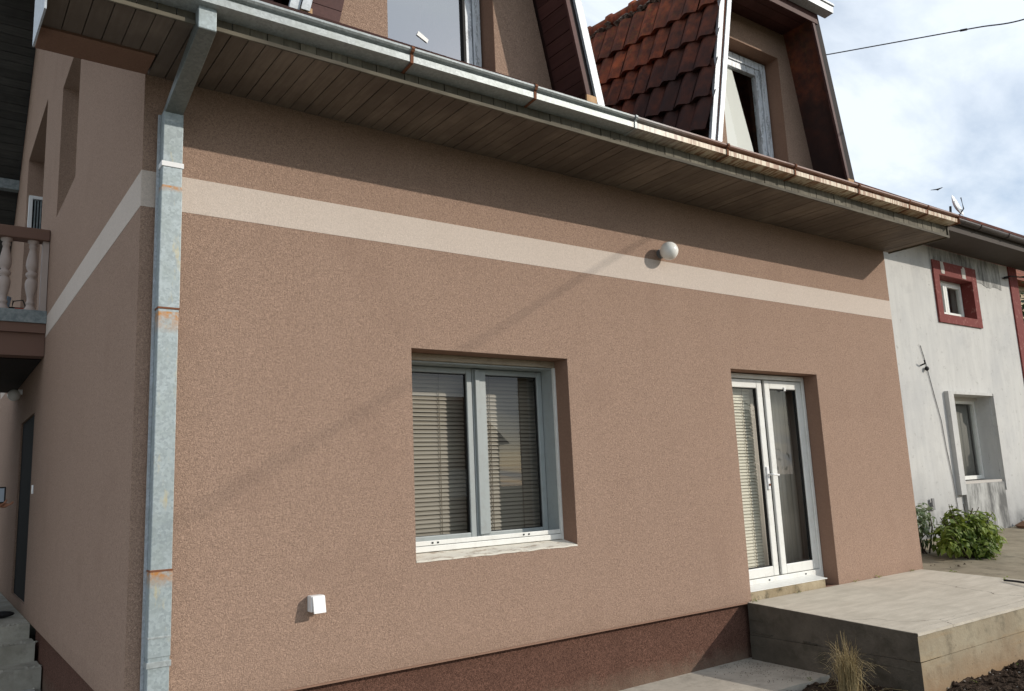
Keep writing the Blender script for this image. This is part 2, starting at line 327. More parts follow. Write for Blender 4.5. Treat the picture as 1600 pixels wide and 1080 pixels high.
N = Nodes('dark trousers cloth', 0.9); m_trous = N.fin((0.03, 0.018, 0.018))
N = Nodes('dark hair', 0.6); m_hair = N.fin((0.02, 0.014, 0.01))
N = Nodes('phone screen glass', 0.1, spec=0.6); m_screen = N.fin((0.30, 0.36, 0.42))

# ------------------------------------------------------------------ mesh builder and linking
WM = {}
I4 = Matrix.Identity(4)
class MB:
    def __init__(s): s.v = []; s.f = []
    def quad(s, *p):
        i = len(s.v); s.v += [tuple(a) for a in p]; s.f.append(tuple(range(i, i + len(p)))); return s
    def box(s, x0, x1, y0, y1, z0, z1):
        i = len(s.v); s.v += [(x, y, z) for z in (z0, z1) for y in (y0, y1) for x in (x0, x1)]
        s.f += [tuple(i + k for k in q) for q in ((0, 2, 3, 1), (4, 5, 7, 6), (0, 1, 5, 4), (2, 6, 7, 3), (0, 4, 6, 2), (1, 3, 7, 5))]; return s
    def hexa(s, p):   # 8 points: bottom 4 then top 4, both counter-clockwise
        i = len(s.v); s.v += [tuple(a) for a in p]
        s.f += [tuple(i + k for k in q) for q in ((3, 2, 1, 0), (4, 5, 6, 7), (0, 1, 5, 4), (1, 2, 6, 5), (2, 3, 7, 6), (3, 0, 4, 7))]; return s
    def prism(s, prof, axis, a, b):   # polygon profile swept along an axis ('x': profile is (y,z); 'y': (x,z); 'z': (x,y))
        f = {'x': lambda p, t: (t, p[0], p[1]), 'y': lambda p, t: (p[0], t, p[1]), 'z': lambda p, t: (p[0], p[1], t)}[axis]
        i = len(s.v); n = len(prof); s.v += [f(p, a) for p in prof] + [f(p, b) for p in prof]
        for k in range(n): s.f.append((i + k, i + (k + 1) % n, i + n + (k + 1) % n, i + n + k))
        s.f.append(tuple(i + k for k in reversed(range(n)))); s.f.append(tuple(i + n + k for k in range(n))); return s
    def tube(s, pts, r, n=8, cap=True):
        pts = [Vector(p) for p in pts]; rs = r if isinstance(r, (list, tuple)) else [r] * len(pts); i = len(s.v)
        for k, p in enumerate(pts):
            d = (pts[min(k + 1, len(pts) - 1)] - pts[max(k - 1, 0)]).normalized()
            a = d.cross(Vector((0, 0, 1))) if abs(d.z) < 0.95 else d.cross(Vector((1, 0, 0))); a.normalize(); b = d.cross(a)
            for j in range(n):
                t = 2 * math.pi * j / n; s.v.append(tuple(p + rs[k] * (math.cos(t) * a + math.sin(t) * b)))
        for k in range(len(pts) - 1):
            for j in range(n): s.f.append((i + k * n + j, i + k * n + (j + 1) % n, i + (k + 1) * n + (j + 1) % n, i + (k + 1) * n + j))
        if cap:
            s.f.append(tuple(i + j for j in reversed(range(n)))); s.f.append(tuple(i + (len(pts) - 1) * n + j for j in range(n)))
        return s
    def lathe(s, prof, c, n=16):   # prof: (radius, z)
        i = len(s.v)
        for r, z in prof:
            for j in range(n):
                t = 2 * math.pi * j / n; s.v.append((c[0] + r * math.cos(t), c[1] + r * math.sin(t), c[2] + z))
        for k in range(len(prof) - 1):
            for j in range(n): s.f.append((i + k * n + j, i + k * n + (j + 1) % n, i + (k + 1) * n + (j + 1) % n, i + (k + 1) * n + j))
        return s
    def sphere(s, c, r, n=20, m=12, sc=(1, 1, 1)):
        i = len(s.v)
        for k in range(m + 1):
            a = math.pi * k / m
            for j in range(n):
                t = 2 * math.pi * j / n
                s.v.append((c[0] + r * sc[0] * math.sin(a) * math.cos(t), c[1] + r * sc[1] * math.sin(a) * math.sin(t), c[2] + r * sc[2] * math.cos(a)))
        for k in range(m):
            for j in range(n): s.f.append((i + k * n + j, i + (k + 1) * n + j, i + (k + 1) * n + (j + 1) % n, i + k * n + (j + 1) % n))
        return s
    def mesh(s, name, mat, smooth=False):
        me = bpy.data.meshes.new(name); me.from_pydata(s.v, [], s.f); me.update(); me.materials.append(mat)
        bm = bmesh.new(); bm.from_mesh(me)
        if smooth: bmesh.ops.remove_doubles(bm, verts=bm.verts, dist=1e-6)
        bmesh.ops.recalc_face_normals(bm, faces=bm.faces); bm.to_mesh(me); bm.free()
        if smooth:
            for p in me.polygons: p.use_smooth = True
        return me
def link(o, parent=None, W=I4):
    COL.objects.link(o); WM[o] = W.copy()
    if parent is not None:
        o.parent = parent; o.matrix_parent_inverse = Matrix.Identity(4); o.matrix_local = WM[parent].inverted() @ W
    else: o.matrix_world = W
    return o
def tag(o, label=None, cat=None, group=None, kind=None):
    for k, v in (('label', label), ('category', cat), ('group', group), ('kind', kind)):
        if v: o[k] = v
    return o
def thing(name, label, cat, loc, group=None):
    o = bpy.data.objects.new(name, None); o.empty_display_size = 0.2; link(o, None, Matrix.Translation(loc)); return tag(o, label, cat, group)
def part(name, mb, mat, parent=None, smooth=False, bevel=0, kind=None, label=None):
    o = bpy.data.objects.new(name, mb.mesh(name, mat, smooth)); link(o, parent)
    if bevel:
        b = o.modifiers.new('bevel', 'BEVEL'); b.width = bevel; b.segments = 2; b.limit_method = 'ANGLE'; b.angle_limit = rad(40)
    if kind: o['kind'] = kind
    if label: o['label'] = label
    return o
def inst(name, me, parent, W):
    o = bpy.data.objects.new(name, me); return link(o, parent, W)
def single(name, mb, mat, label, cat, loc, group=None, smooth=False, bevel=0):
    mb.v = [(a - loc[0], b - loc[1], c - loc[2]) for a, b, c in mb.v]
    o = bpy.data.objects.new(name, mb.mesh(name, mat, smooth)); link(o, None, Matrix.Translation(loc))
    if bevel:
        b = o.modifiers.new('bevel', 'BEVEL'); b.width = bevel; b.segments = 2; b.limit_method = 'ANGLE'
    return tag(o, label, cat, group)

def wall_xz(mb, x0, x1, z0, z1, y0, y1, holes=()):   # wall slab between y0 (front) and y1, holes (xa,xb,za,zb)
    xs = sorted({x0, x1, *[h[0] for h in holes], *[h[1] for h in holes]}); zs = sorted({z0, z1, *[h[2] for h in holes], *[h[3] for h in holes]})
    xs = [x for x in xs if x0 <= x <= x1]; zs = [z for z in zs if z0 <= z <= z1]
    for a, b in zip(xs, xs[1:]):
        for c, d in zip(zs, zs[1:]):
            if any(h[0] <= a and b <= h[1] and h[2] <= c and d <= h[3] for h in holes): continue
            mb.quad((a, y0, c), (b, y0, c), (b, y0, d), (a, y0, d)); mb.quad((a, y1, d), (b, y1, d), (b, y1, c), (a, y1, c))
    def solid(x, z):
        return x0 < x < x1 and z0 < z < z1 and not any(h[0] < x < h[1] and h[2] < z < h[3] for h in holes)
    e = 1e-4
    for x in xs:
        for c, d in zip(zs, zs[1:]):
            if solid(x - e, (c + d) / 2) != solid(x + e, (c + d) / 2): mb.quad((x, y0, c), (x, y1, c), (x, y1, d), (x, y0, d))
    for z in zs:
        for a, b in zip(xs, xs[1:]):
            if solid((a + b) / 2, z - e) != solid((a + b) / 2, z + e): mb.quad((a, y0, z), (b, y0, z), (b, y1, z), (a, y1, z))
    return mb
def swap_xy(mb): mb.v = [(b, a, c) for a, b, c in mb.v]; return mb   # a wall built in xz becomes a wall in yz
SLAT = {}
def slat_mesh(w, mat):
    k = (round(w, 3), mat.name)
    if k not in SLAT:
        mb = MB(); n = 4; pr = []
        for j in range(n + 1):
            t = j / n - 0.5; pr.append((-t * 0.033 * 0.42, t * 0.033 * 0.91, 0.004 * (1 - 4 * t * t)))
        i0 = 0
        for j in range(n):
            a, b = pr[j], pr[j + 1]
            A = (a[0] - a[2], -a[1]); B = (b[0] - b[2], -b[1])
            mb.quad((-w / 2, A[0], A[1]), (w / 2, A[0], A[1]), (w / 2, B[0], B[1]), (-w / 2, B[0], B[1]))
        SLAT[k] = mb.mesh('blind_slat', mat, True)
    return SLAT[k]
def blind(parent, x0, x1, y, z0, z1, cords, mat, pitch=0.0325):
    me = slat_mesh(x1 - x0, mat); z = z1
    while z > z0:
        W = Matrix.Translation(((x0 + x1) / 2, y, z)) @ Matrix.Rotation(rad(random.uniform(-5, 5)), 4, 'X') @ Matrix.Rotation(rad(random.uniform(-0.12, 0.12)), 4, 'Y')
        inst('blind_slat', me, parent, W); z -= pitch
    for cx in cords: part('blind_cord', MB().box(cx - 0.002, cx + 0.002, y - 0.018, y - 0.014, z0, z1 + 0.02), m_cord, parent)
def frame4(mb, x0, x1, z0, z1, w, y0, y1, wb=None, wt=None):   # four butted frame members
    wb = wb or w; wt = wt or w
    mb.box(x0, x0 + w, y0, y1, z0, z1); mb.box(x1 - w, x1, y0, y1, z0, z1)
    mb.box(x0 + w, x1 - w, y0 + 0.001, y1, z0, z0 + wb); mb.box(x0 + w, x1 - w, y0 + 0.001, y1, z1 - wt, z1); return mb

# ================================================================== SETTING
def struct(name, mb, mat, smooth=False):
    o = part(name, mb, mat, None, smooth); o['kind'] = 'structure'; return o
struct('ground', MB().quad((-400, -400, -0.16), (400, -400, -0.16), (400, 400, -0.16), (-400, 400, -0.16)), m_ground)
# concrete path along the foot of the wall, with a ragged outer edge
mb = MB(); n = 60; top = []; 
for i in range(n + 1):
    x = 0.4 + (6.35 - 0.4) * i / n
    e = -0.80 + 0.07 * mnoise.noise((x * 2.3, 0, 0)) + 0.03 * mnoise.noise((x * 9, 3, 0)); top.append((x, e))
for (xa, ea), (xb, eb) in zip(top, top[1:]):
    mb.quad((xa, 0.09, -0.012), (xa, ea, -0.02), (xb, eb, -0.02), (xb, 0.09, -0.012)); mb.quad((xa, ea, -0.02), (xa, ea - 0.02, -0.2), (xb, eb - 0.02, -0.2), (xb, eb, -0.02))
struct('path', mb, m_path)
struct('side_bounce_path', MB().box(-11, 0.93, -6.0, 13, -0.2, 0.0), m_bounce_conc)  # side path widened out of view and paled to bounce light onto the wall
# tilled soil in front: displaced sheet
mb = MB(); NX, NY = 230, 110; X0_, X1_, Y0_, Y1_ = 3.2, 10.4, -3.6, -0.45
def soil_h(x, y):
    h = -0.030 + 0.012 * max(0, min(1, (x - 6.6) / 1.2)) + 0.030 * mnoise.fractal((x * 3.5, y * 3.5, 0), 0.9, 2.1, 5) + 0.02 * mnoise.noise((x * 14, y * 14, 4))
    if x < 6.4: h -= 0.07 * max(0, min(1, (y + 0.86) / 0.08)) + 0.012 
    return h
for j in range(NY + 1):
    for i in range(NX + 1):
        x = X0_ + (X1_ - X0_) * i / NX; y = Y0_ + (Y1_ - Y0_) * j / NY; mb.v.append((x, y, soil_h(x, y)))
for j in range(NY):
    for i in range(NX): a = j * (NX + 1) + i; mb.f.append((a, a + 1, a + NX + 2, a + NX + 1))
struct('soil_bed', mb, m_soil, True)
# yard behind the terrace rises gently to the neighbour's wall
mb = MB(); NX, NY = 60, 24
for j in range(NY + 1):
    for i in range(NX + 1):
        x = 9.264 + 22 * (i / NX) ** 1.5; y = -9 + 10.6 * j / NY
        k = max(0, min(1, (x - 9.26) / 1.0)); zt = 0.477 + 0.048 * max(-1.66, min(0, y))
        mb.v.append((x, y, (1 - k) * zt + k * (0.465 + 0.13 * max(0, min(1, (y + 0.6) / 1.8)) + 0.008 * mnoise.noise((x * 1.5, y * 1.5, 0)))))
for j in range(NY):
    for i in range(NX): a = j * (NX + 1) + i; mb.f.append((a, a + 1, a + NX + 2, a + NX + 1))
for j in range(NY):
    y0 = -9 + 10.6 * j / NY; y1 = -9 + 10.6 * (j + 1) / NY
    if y1 < -1.9: mb.quad((9.26, y0, -0.2), (9.26, y1, -0.2), (9.26, y1, 0.452), (9.26, y0, 0.452))
struct('yard', mb, m_yard)
# soil clods and pebbles
def rock(mb, c, r):
    v0 = len(mb.v); a = [(0, 0, 1), (0, 0, -1)] + [(math.cos(t), math.sin(t), 0) for t in [k * math.pi / 2.5 for k in range(5)]]
    for p in a:
        k = r * random.uniform(0.65, 1.2); mb.v.append((c[0] + p[0] * k, c[1] + p[1] * k, c[2] + p[2] * k * 0.75))
    for k in range(5): mb.f += [(v0, v0 + 2 + k, v0 + 2 + (k + 1) % 5), (v0 + 1, v0 + 2 + (k + 1) % 5, v0 + 2 + k)]
mb = MB(); mp_ = MB()
for _ in range(6000):
    x = random.uniform(4.2, 9.6); y = random.uniform(-3.2, -0.86)
    if 6.12 < x < 9.3 and y > -1.62: continue
    r = random.choice((0.008, 0.012, 0.018, 0.03)) * random.uniform(0.6, 1.2); rock(mb, (x, y, soil_h(x, y) + r * 0.3), r)
for _ in range(600):
    x = random.uniform(4.2, 9.6); y = random.uniform(-3.0, -0.9)
    if 6.12 < x < 9.3 and y > -1.62: continue
    r = random.uniform(0.005, 0.014); rock(mp_, (x, y, soil_h(x, y) + r * 0.6), r)
for _ in range(260):   # grit lying on the path near the terrace corner
    x = 6.1 - abs(random.gauss(0, 0.28)); y = random.uniform(-0.75, 0.04); r = random.uniform(0.002, 0.006); rock(mp_, (x, y, -0.012 + r * 0.4), r)
o = part('soil_clods', mb, m_soil, kind='stuff'); tag(o, 'dark brown soil clods lying over the tilled earth', 'soil clods')
o = part('pebbles', mp_, m_pebble, kind='stuff'); tag(o, 'small pale pebbles and grit scattered on soil and path', 'pebbles')

# ================================================================== HOUSE
house = thing('house', 'brown plastered house with cream band, galvanised gutter and tiled dormers', 'house', (0.95, 0, 0))
XL, XR = 0.95, 9.30; ZB = 0.482; ZT = 4.222
WIN = (2.76, 4.20, 1.142, 2.63); DOOR = (6.24, 7.64, 0.482, 2.645)
BZ0, BZ1 = 3.38, 3.606
# --- walls
mb = wall_xz(MB(), XL, XR, ZB, BZ0, 0.0, 0.30, (WIN, DOOR)); part('wall', mb, m_wall, house)
part('wall_band', wall_xz(MB(), XL - 0.002, XR, BZ0, BZ1, -0.002, 0.30), m_band, house)
part('upper_wall', wall_xz(MB(), XL, XR, BZ1, 4.6, 0.0, 0.30), m_wall, house)
SA = (2.95, 4.24, 4.58, 6.03); SB = (5.75, 8.0, 3.64, 6.57); SD = (5.30, 6.85, 0.60, 2.65)
YB = 10.7
mb = swap_xy(wall_xz(MB(), 0.30, YB, ZB, BZ0, XL, XL + 0.30, (SD,))); part('side_wall', mb, m_wall, house)
mb = MB()
for a, b in ((0.30, YB),): wall_xz(mb, a, b, BZ0, BZ1, XL - 0.002, XL + 0.30)
part('wall_band', swap_xy(mb), m_band, house)
mb = swap_xy(wall_xz(MB(), 2.85, 9.70, BZ1, 6.60, XL, XL + 0.30, (SA, SB)))
mb.prism([(0.30, BZ1), (2.85, BZ1), (2.85, 6.56), (0.30, 5.03)], 'x', XL, XL + 0.30); mb.prism([(9.70, BZ1), (YB, BZ1), (YB, 5.60), (9.70, 6.56)], 'x', XL, XL + 0.30)
mb.prism([(2.95, 6.60), (9.68, 6.60), (7.45, 8.85), (6.95, 8.95)], 'x', XL, XL + 0.30); part('upper_side_wall', mb, m_wall, house)
RS = 0.60; RZ = 4.50
part('rear_wall', MB().box(XL, XR, YB, YB + 0.3, 0, 5.6), m_wall, house)
part('end_wall', MB().box(XR - 0.3, XR, 0.3, YB, 0, 4.6), m_wall, house)
part('end_gable', MB().prism([(0.3, 4.6), (YB, 4.6), (YB, 5.5), (7.4, 8.8), (6.9, 8.8), (0.3, 4.95)], 'x', XR - 0.3, XR), m_wall, house)
# --- plinth, set back behind the insulation edge
mb = MB().box(XL + 0.05, XR - 0.02, 0.05, 0.29, -0.2, ZB); mb.box(XL + 0.05, XL + 0.25, 0.29, 4.62, -0.2, ZB); part('plinth', mb, m_plinth, house)
part('drip_edge', MB().box(XL + 0.003, XR, -0.006, 0.05, ZB - 0.012, ZB - 0.001), m_reveal, house)
# --- floors inside
part('floor', MB().box(XL + 0.3, XR - 0.3, 0.3, YB, 0.40, 0.50), m_room, house)
part('ceiling', MB().box(XL + 0.3, XR - 0.3, 0.3, YB, 3.1, 3.3), m_room, house)
part('partition_wall', MB().box(XL + 0.3, XR - 0.3, 3.4, 3.5, 0.5, 3.1), m_room, house)
part('attic_partition', MB().box(XL + 0.3, XR - 0.3, 3.0, 3.1, 3.3, 6.4), m_room, house)

# --- front window
win = part('window', frame4(MB(), 2.765, 4.194, 1.20, 2.575, 0.016, 0.19, 0.365, 0.05, 0.012), m_grey_frame, house)
part('head_trim', MB().box(2.762, 4.196, 0.165, 0.21, 2.577, 2.627), m_beige, win, bevel=0.003)
part('jamb_trim', MB().box(4.178, 4.198, 0.16, 0.1895, 1.165, 2.576), m_pvc, win, bevel=0.003)
part('bottom_rail', MB().box(2.763, 4.177, 0.172, 0.1895, 1.235, 1.268), m_pvc, win, bevel=0.004)
part('bottom_rail', MB().box(2.763, 4.177, 0.158, 0.1895, 1.192, 1.232), m_pvc, win, bevel=0.004)
part('sash', frame4(MB(), 2.785, 3.476, 1.251, 2.560, 0.050, 0.325, 0.362, 0.04, 0.045), m_grey_frame, win, bevel=0.006)
part('sash', frame4(MB(), 3.480, 4.176, 1.251, 2.560, 0.050, 0.325, 0.362, 0.035, 0.045), m_grey_frame, win, bevel=0.006)
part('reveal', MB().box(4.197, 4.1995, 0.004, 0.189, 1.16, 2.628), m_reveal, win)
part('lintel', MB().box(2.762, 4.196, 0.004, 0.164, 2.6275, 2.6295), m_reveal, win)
part('meeting_stile', MB().box(3.494, 3.536, 0.300, 0.3245, 1.27, 2.552), m_grey_frame, win, bevel=0.005)
part('meeting_stile', MB().box(3.538, 3.600, 0.312, 0.3245, 1.27, 2.552), m_grey_frame, win, bevel=0.005)
part('gasket', MB().box(3.4765, 3.4795, 0.34, 0.362, 1.255, 2.556), m_gasket, win)
for a, b in ((2.836, 3.425), (3.601, 4.125)):
    part('glazing_gasket', frame4(MB(), a, b, 1.287, 2.514, 0.006, 0.34, 0.36), m_gasket, win)
    part('pane', MB().quad((a, 0.35, 1.287), (b, 0.35, 1.287), (b, 0.35, 2.514), (a, 0.35, 2.514)), m_glass, win)
for x in (2.985, 3.03, 3.80, 3.85): part('drain_hole', MB().box(x, x + 0.013, 0.168, 0.174, 1.246, 1.258), m_gasket, win)
sl = MB(); n = 40
for i in range(n):
    xa = 2.762 + 1.436 * i / n; xb = 2.762 + 1.436 * (i + 1) / n
    da = 0.010 * mnoise.noise((xa * 9, 0, 0)); db = 0.010 * mnoise.noise((xb * 9, 0, 0))
    sl.hexa([(xa, -0.004, 1.144 + da * .5 - .002), (xb, -0.004, 1.144 + db * .5 - .002), (xb, 0.17, 1.144), (xa, 0.17, 1.144), (xa, -0.004, 1.153 + da), (xb, -0.004, 1.153 + db), (xb, 0.17, 1.188), (xa, 0.17, 1.188)])
part('window_sill', sl, m_sill, win)
blind(win, 2.80, 3.47, 0.46, 1.20, 2.56, (2.98, 3.24), m_slat)
blind(win, 3.50, 4.24, 0.46, 1.20, 2.56, (3.72, 4.02), m_slat)
part('inner_board', wall_xz(MB(), 2.5, 4.5, 0.9, 2.8, 0.62, 0.64), m_room, win)

# --- balcony-style double door on the terrace
dr = part('terrace_door', frame4(MB(), 6.245, 7.632, 0.535, 2.634, 0.042, 0.16, 0.245, 0.10, 0.045), m_pvc, house, bevel=0.004)
part('door_leaf', frame4(MB(), 6.28, 6.924, 0.640, 2.58, 0.082, 0.175, 0.228, 0.092, 0.085), m_pvc, dr, bevel=0.007)
part('door_leaf', frame4(MB(), 6.970, 7.588, 0.640, 2.58, 0.082, 0.175, 0.228, 0.092, 0.085), m_pvc, dr, bevel=0.007)
part('gasket', MB().box(6.925, 6.969, 0.20, 0.226, 0.64, 2.58), m_gasket, dr)
for a, b in ((6.362, 6.842), (7.052, 7.506)):
    part('glazing_gasket', frame4(MB(), a, b, 0.732, 2.495, 0.008, 0.19, 0.22), m_gasket, dr)
    part('pane', MB().quad((a, 0.205, 0.732), (b, 0.205, 0.732), (b, 0.205, 2.495), (a, 0.205, 2.495)), m_glass, dr)
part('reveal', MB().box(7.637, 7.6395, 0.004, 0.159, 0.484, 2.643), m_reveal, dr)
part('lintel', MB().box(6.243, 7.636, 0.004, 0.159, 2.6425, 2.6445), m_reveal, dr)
hd = part('door_handle', MB().box(6.862, 6.900, 0.159, 0.175, 1.47, 1.70), m_white, dr, bevel=0.005)
part('lever', MB().tube([(6.881, 0.16, 1.62), (6.881, 0.12, 1.62), (6.90, 0.114, 1.62), (6.99, 0.115, 1.612)], 0.010, 10), m_white, hd, True)
part('key_cylinder', MB().tube([(6.881, 0.16, 1.52), (6.881, 0.15, 1.52)], 0.011, 10), m_rustiron, hd)
part('hook', MB().box(7.28, 7.305, 0.16, 0.176, 2.475, 2.515), m_white, dr, bevel=0.003)
for x in (6.73, 7.32): part('drain_hole', MB().box(x, x + 0.018, 0.156, 0.162, 0.605, 0.617), m_gasket, dr)
th = MB().box(6.243, 7.42, 0.004, 0.158, 0.44, 0.561); part('threshold', th, m_thresh, dr, bevel=0.008)
part('sill_flashing', MB().hexa([(6.243, 0.0, 0.562), (7.45, 0.0, 0.562), (7.45, 0.157, 0.578), (6.243, 0.157, 0.578), (6.243, 0.0, 0.568), (7.45, 0.0, 0.568), (7.45, 0.157, 0.590), (6.243, 0.157, 0.590)]), m_pvc, dr)
blind(dr, 6.34, 6.86, 0.29, 0.66, 2.52, (6.52, 6.72), m_slat_ivory, 0.0315)
part('curtain', MB().prism([(7.0 + 0.03 * i, 0.42 + 0.018 * math.sin(i * 1.9)) for i in range(40)] + [(7.0 + 0.03 * i, 0.423 + 0.018 * math.sin(i * 1.9)) for i in reversed(range(40))], 'z', 0.6, 2.55), m_curtain, dr, True)

# --- eave: soffit boards, trim, fascia boards
xb = 0.36; me_s = MB().box(-0.0470, 0.0470, -0.70, -0.003, 0.0, 0.02).mesh('soffit_board', m_soffit)
me_s2 = MB().box(-0.0475, 0.0475, -0.70, -0.285, 0.0, 0.02).mesh('soffit_board', m_soffit)
me_f = MB().box(-0.0475, 0.0475, -0.72, -0.70, 0.0, 0.19).mesh('fascia_board', m_fascia)
while xb + 0.05 < 9.42:
    x = xb + 0.05; dz = random.uniform(0, 0.004)
    inst('soffit_board', me_s if x > 0.98 else me_s2, house, Matrix.Translation((x, 0, ZT + dz)))
    inst('fascia_board', me_f, house, Matrix.Translation((x, random.uniform(-0.003, 0.003), ZT + 0.012)))
    xb += 0.1
part('eave_backing', MB().box(0.40, 9.38, -0.69, -0.006, ZT + 0.03, ZT + 0.05), m_bargeb, house)
part('eave_trim', MB().box(0.36, 9.40, -0.736, -0.722, ZT - 0.012, ZT + 0.014), m_trim, house, bevel=0.003)
part('eave_end_board', MB().box(9.402, 9.42, -0.735, -0.004, ZT - 0.012, ZT + 0.16), m_trim, house)
part('eave_return', MB().box(0.36, 0.948, -0.283, -0.03, ZT - 0.012, ZT + 0.05), m_eavep, house)
# --- roof
roof = MB()
ov = 0.36
def slab(p, t=0.10): roof.hexa([(a, b, c - t) for a, b, c in p] + p)
slab([(ov, -0.76, RZ - 0.02), (9.45, -0.76, RZ - 0.02), (9.45, 7.1, RZ + RS * 7.85), (ov, 7.1, RZ + RS * 7.85)], 0.08)
rf = part('roof', roof, m_tile, house)
# rear slope: dark boards on its underside, tiles on top
part('rear_slope', MB().hexa([(0.42, 7.1, 9.26), (9.45, 7.1, 9.26), (9.45, 11.6, 4.76), (0.42, 11.6, 4.76), (0.42, 7.1, 9.42), (9.45, 7.1, 9.42), (9.45, 11.6, 4.92), (0.42, 11.6, 4.92)]), m_tile, rf)
me_b = MB().box(0.42, 0.948, -0.062, 0.062, -0.02, 0.0).mesh('rake_board', m_dark_board)
Rr = Matrix.Rotation(rad(-45), 4, 'X')
k = 0
while k * 0.13 < 6.2:
    d = 0.06 + k * 0.13; inst('rake_board', me_b, rf, Matrix.Translation((0, 7.1 + d * 0.7071, 9.255 - d * 0.7071 - random.uniform(0, .006))) @ Rr); k += 1
part('purlin_end', MB().box(0.43, 0.948, 9.5, 9.65, 6.62, 6.78), m_slabedge, rf)
part('verge_flashing', MB().hexa([(0.335, -0.77, 4.05), (0.345, -0.77, 4.05), (0.345, -0.19, 4.13), (0.335, -0.19, 4.13), (0.335, -0.77, 4.60), (0.345, -0.77, 4.60), (0.345, -0.19, 4.92), (0.335, -0.19, 4.92)]), m_verge, rf)

# --- gutter in sections between brackets, falling gently towards the downpipe
def gz(x): return 4.288 + 0.008 * x
seams = [0.34, 2.345, 3.33, 4.31, 5.40, 6.35, 7.40, 8.36, 8.75, 9.44]
# profile is (y, dz above the front bottom edge)
gprof = [(-0.722, -0.012), (-0.846, 0.0), (-0.848, 0.042), (-0.830, 0.047), (-0.829, 0.062), (-0.856, 0.065), (-0.866, 0.076), (-0.864, 0.090), (-0.852, 0.097), (-0.838, 0.094),
         (-0.824, 0.070), (-0.823, 0.046), (-0.841, 0.038), (-0.840, 0.006), (-0.728, -0.006), (-0.728, 0.10), (-0.722, 0.10)]
gut = None
for a, b in zip(seams, seams[1:]):
    mb = MB(); n = len(gprof)
    ja, jb = random.uniform(-0.003, 0.003), random.uniform(-0.003, 0.003)
    for x, j in ((a, ja), (b, jb)): mb.v += [(x, y + j, gz(x) + z + j) for y, z in gprof]
    for q in range(n): mb.f.append((q, (q + 1) % n, n + (q + 1) % n, n + q))
    mb.f += [tuple(range(n)), tuple(range(n, 2 * n))]
    gut = part('gutter', mb, m_gutter, house)
for i, x in enumerate(seams[1:-1]):
    mb = MB(); prof = [(-0.72, -0.018), (-0.849, -0.005), (-0.853, 0.045), (-0.842, 0.054), (-0.862, 0.063), (-0.872, 0.076), (-0.869, 0.094), (-0.852, 0.103), (-0.72, 0.110)]
    w = 0.011
    for q in range(len(prof) - 1):
        (y0, z0), (y1, z1) = prof[q], prof[q + 1]
        mb.quad((x - w, y0, gz(x) + z0), (x + w, y0, gz(x) + z0), (x + w, y1, gz(x) + z1), (x - w, y1, gz(x) + z1))
    o = part('gutter_bracket', mb, m_rustiron if i != 2 else m_galv, house)
    s = o.modifiers.new('thickness', 'SOLIDIFY'); s.thickness = 0.003
part('gutter_end', MB().box(9.441, 9.444, -0.862, -0.722, gz(9.44) - 0.014, gz(9.44) + 0.10), m_rustiron, house)
# --- downpipe
dp = part('downpipe', MB().box(1.055, 1.152, -0.80, -0.735, 4.165, gz(1.1) + 0.002), m_pipe, house, bevel=0.004)
P0, P1 = Vector((0, -0.80, 4.17)), Vector((0, -0.12, 3.955))
part('pipe_elbow', MB().hexa([(1.045, -0.12, 3.955), (1.150, -0.12, 3.955), (1.153, -0.80, 4.162), (1.055, -0.80, 4.162), (1.045, -0.04, 3.975), (1.150, -0.04, 3.975), (1.153, -0.735, 4.240), (1.055, -0.735, 4.240)]), m_elbow, dp, bevel=0.004)
segs = [(3.965, 3.475, 0.0), (3.48, 2.74, 0.003), (2.745, 1.262, 0.0), (1.266, 0.80, 0.003), (0.82, -0.02, 0.0)]
for i, (zt, zb, g) in enumerate(segs):
    part('pipe_section', MB().box(1.040 - g, 1.153 + g, -0.12 - g, -0.03, zb, zt), m_pipe, dp, bevel=0.004)
part('pipe_flange', MB().box(1.024, 1.039, -0.045, -0.030, 0.0, 3.96), m_verge, dp)
for z, mt in ((3.625, m_white), (0.765, m_galv)):
    part('pipe_strap', MB().box(1.033, 1.160, -0.1265, -0.02, z - 0.016, z + 0.016), mt, dp, bevel=0.002)
for z, mt in ((2.742, m_rustiron), (1.258, m_rustiron), (0.905, m_galv)):
    part('pipe_joint', MB().box(1.036, 1.157, -0.1245, -0.025, z - 0.006, z + 0.006), mt, dp, bevel=0.002)

# --- dormers
tile_me = None
def make_tile():
    mb = MB(); W_, L_ = 0.215, 0.40; n = 8
    def zz(u): return 0.020 * math.sin(2 * math.pi * (u - 0.15)) + (0.010 if u > 0.95 else 0)
    for v_ in (0, 1):
        for j in range(n + 1):
            u = j / n; mb.v.append(((u - 0.5) * W_, -L_ * v_, zz(u) + (0.046 if v_ else 0.0)))
    for j in range(n + 1):
        u = j / n; mb.v.append(((u - 0.5) * W_, -L_, zz(u) + 0.008))
    for j in range(n): mb.f += [(j, j + 1, n + 2 + j, n + 1 + j), (n + 1 + j, n + 2 + j, 2 * n + 3 + j, 2 * n + 2 + j)]
    s = len(mb.v); mb.v += [mb.v[0], mb.v[n + 1], mb.v[2 * n + 2]]; mb.f.append((s, s + 1, s + 2))
    return mb.mesh('roof_tile', m_tile)
tile_me = make_tile()
LEAN = 0.21
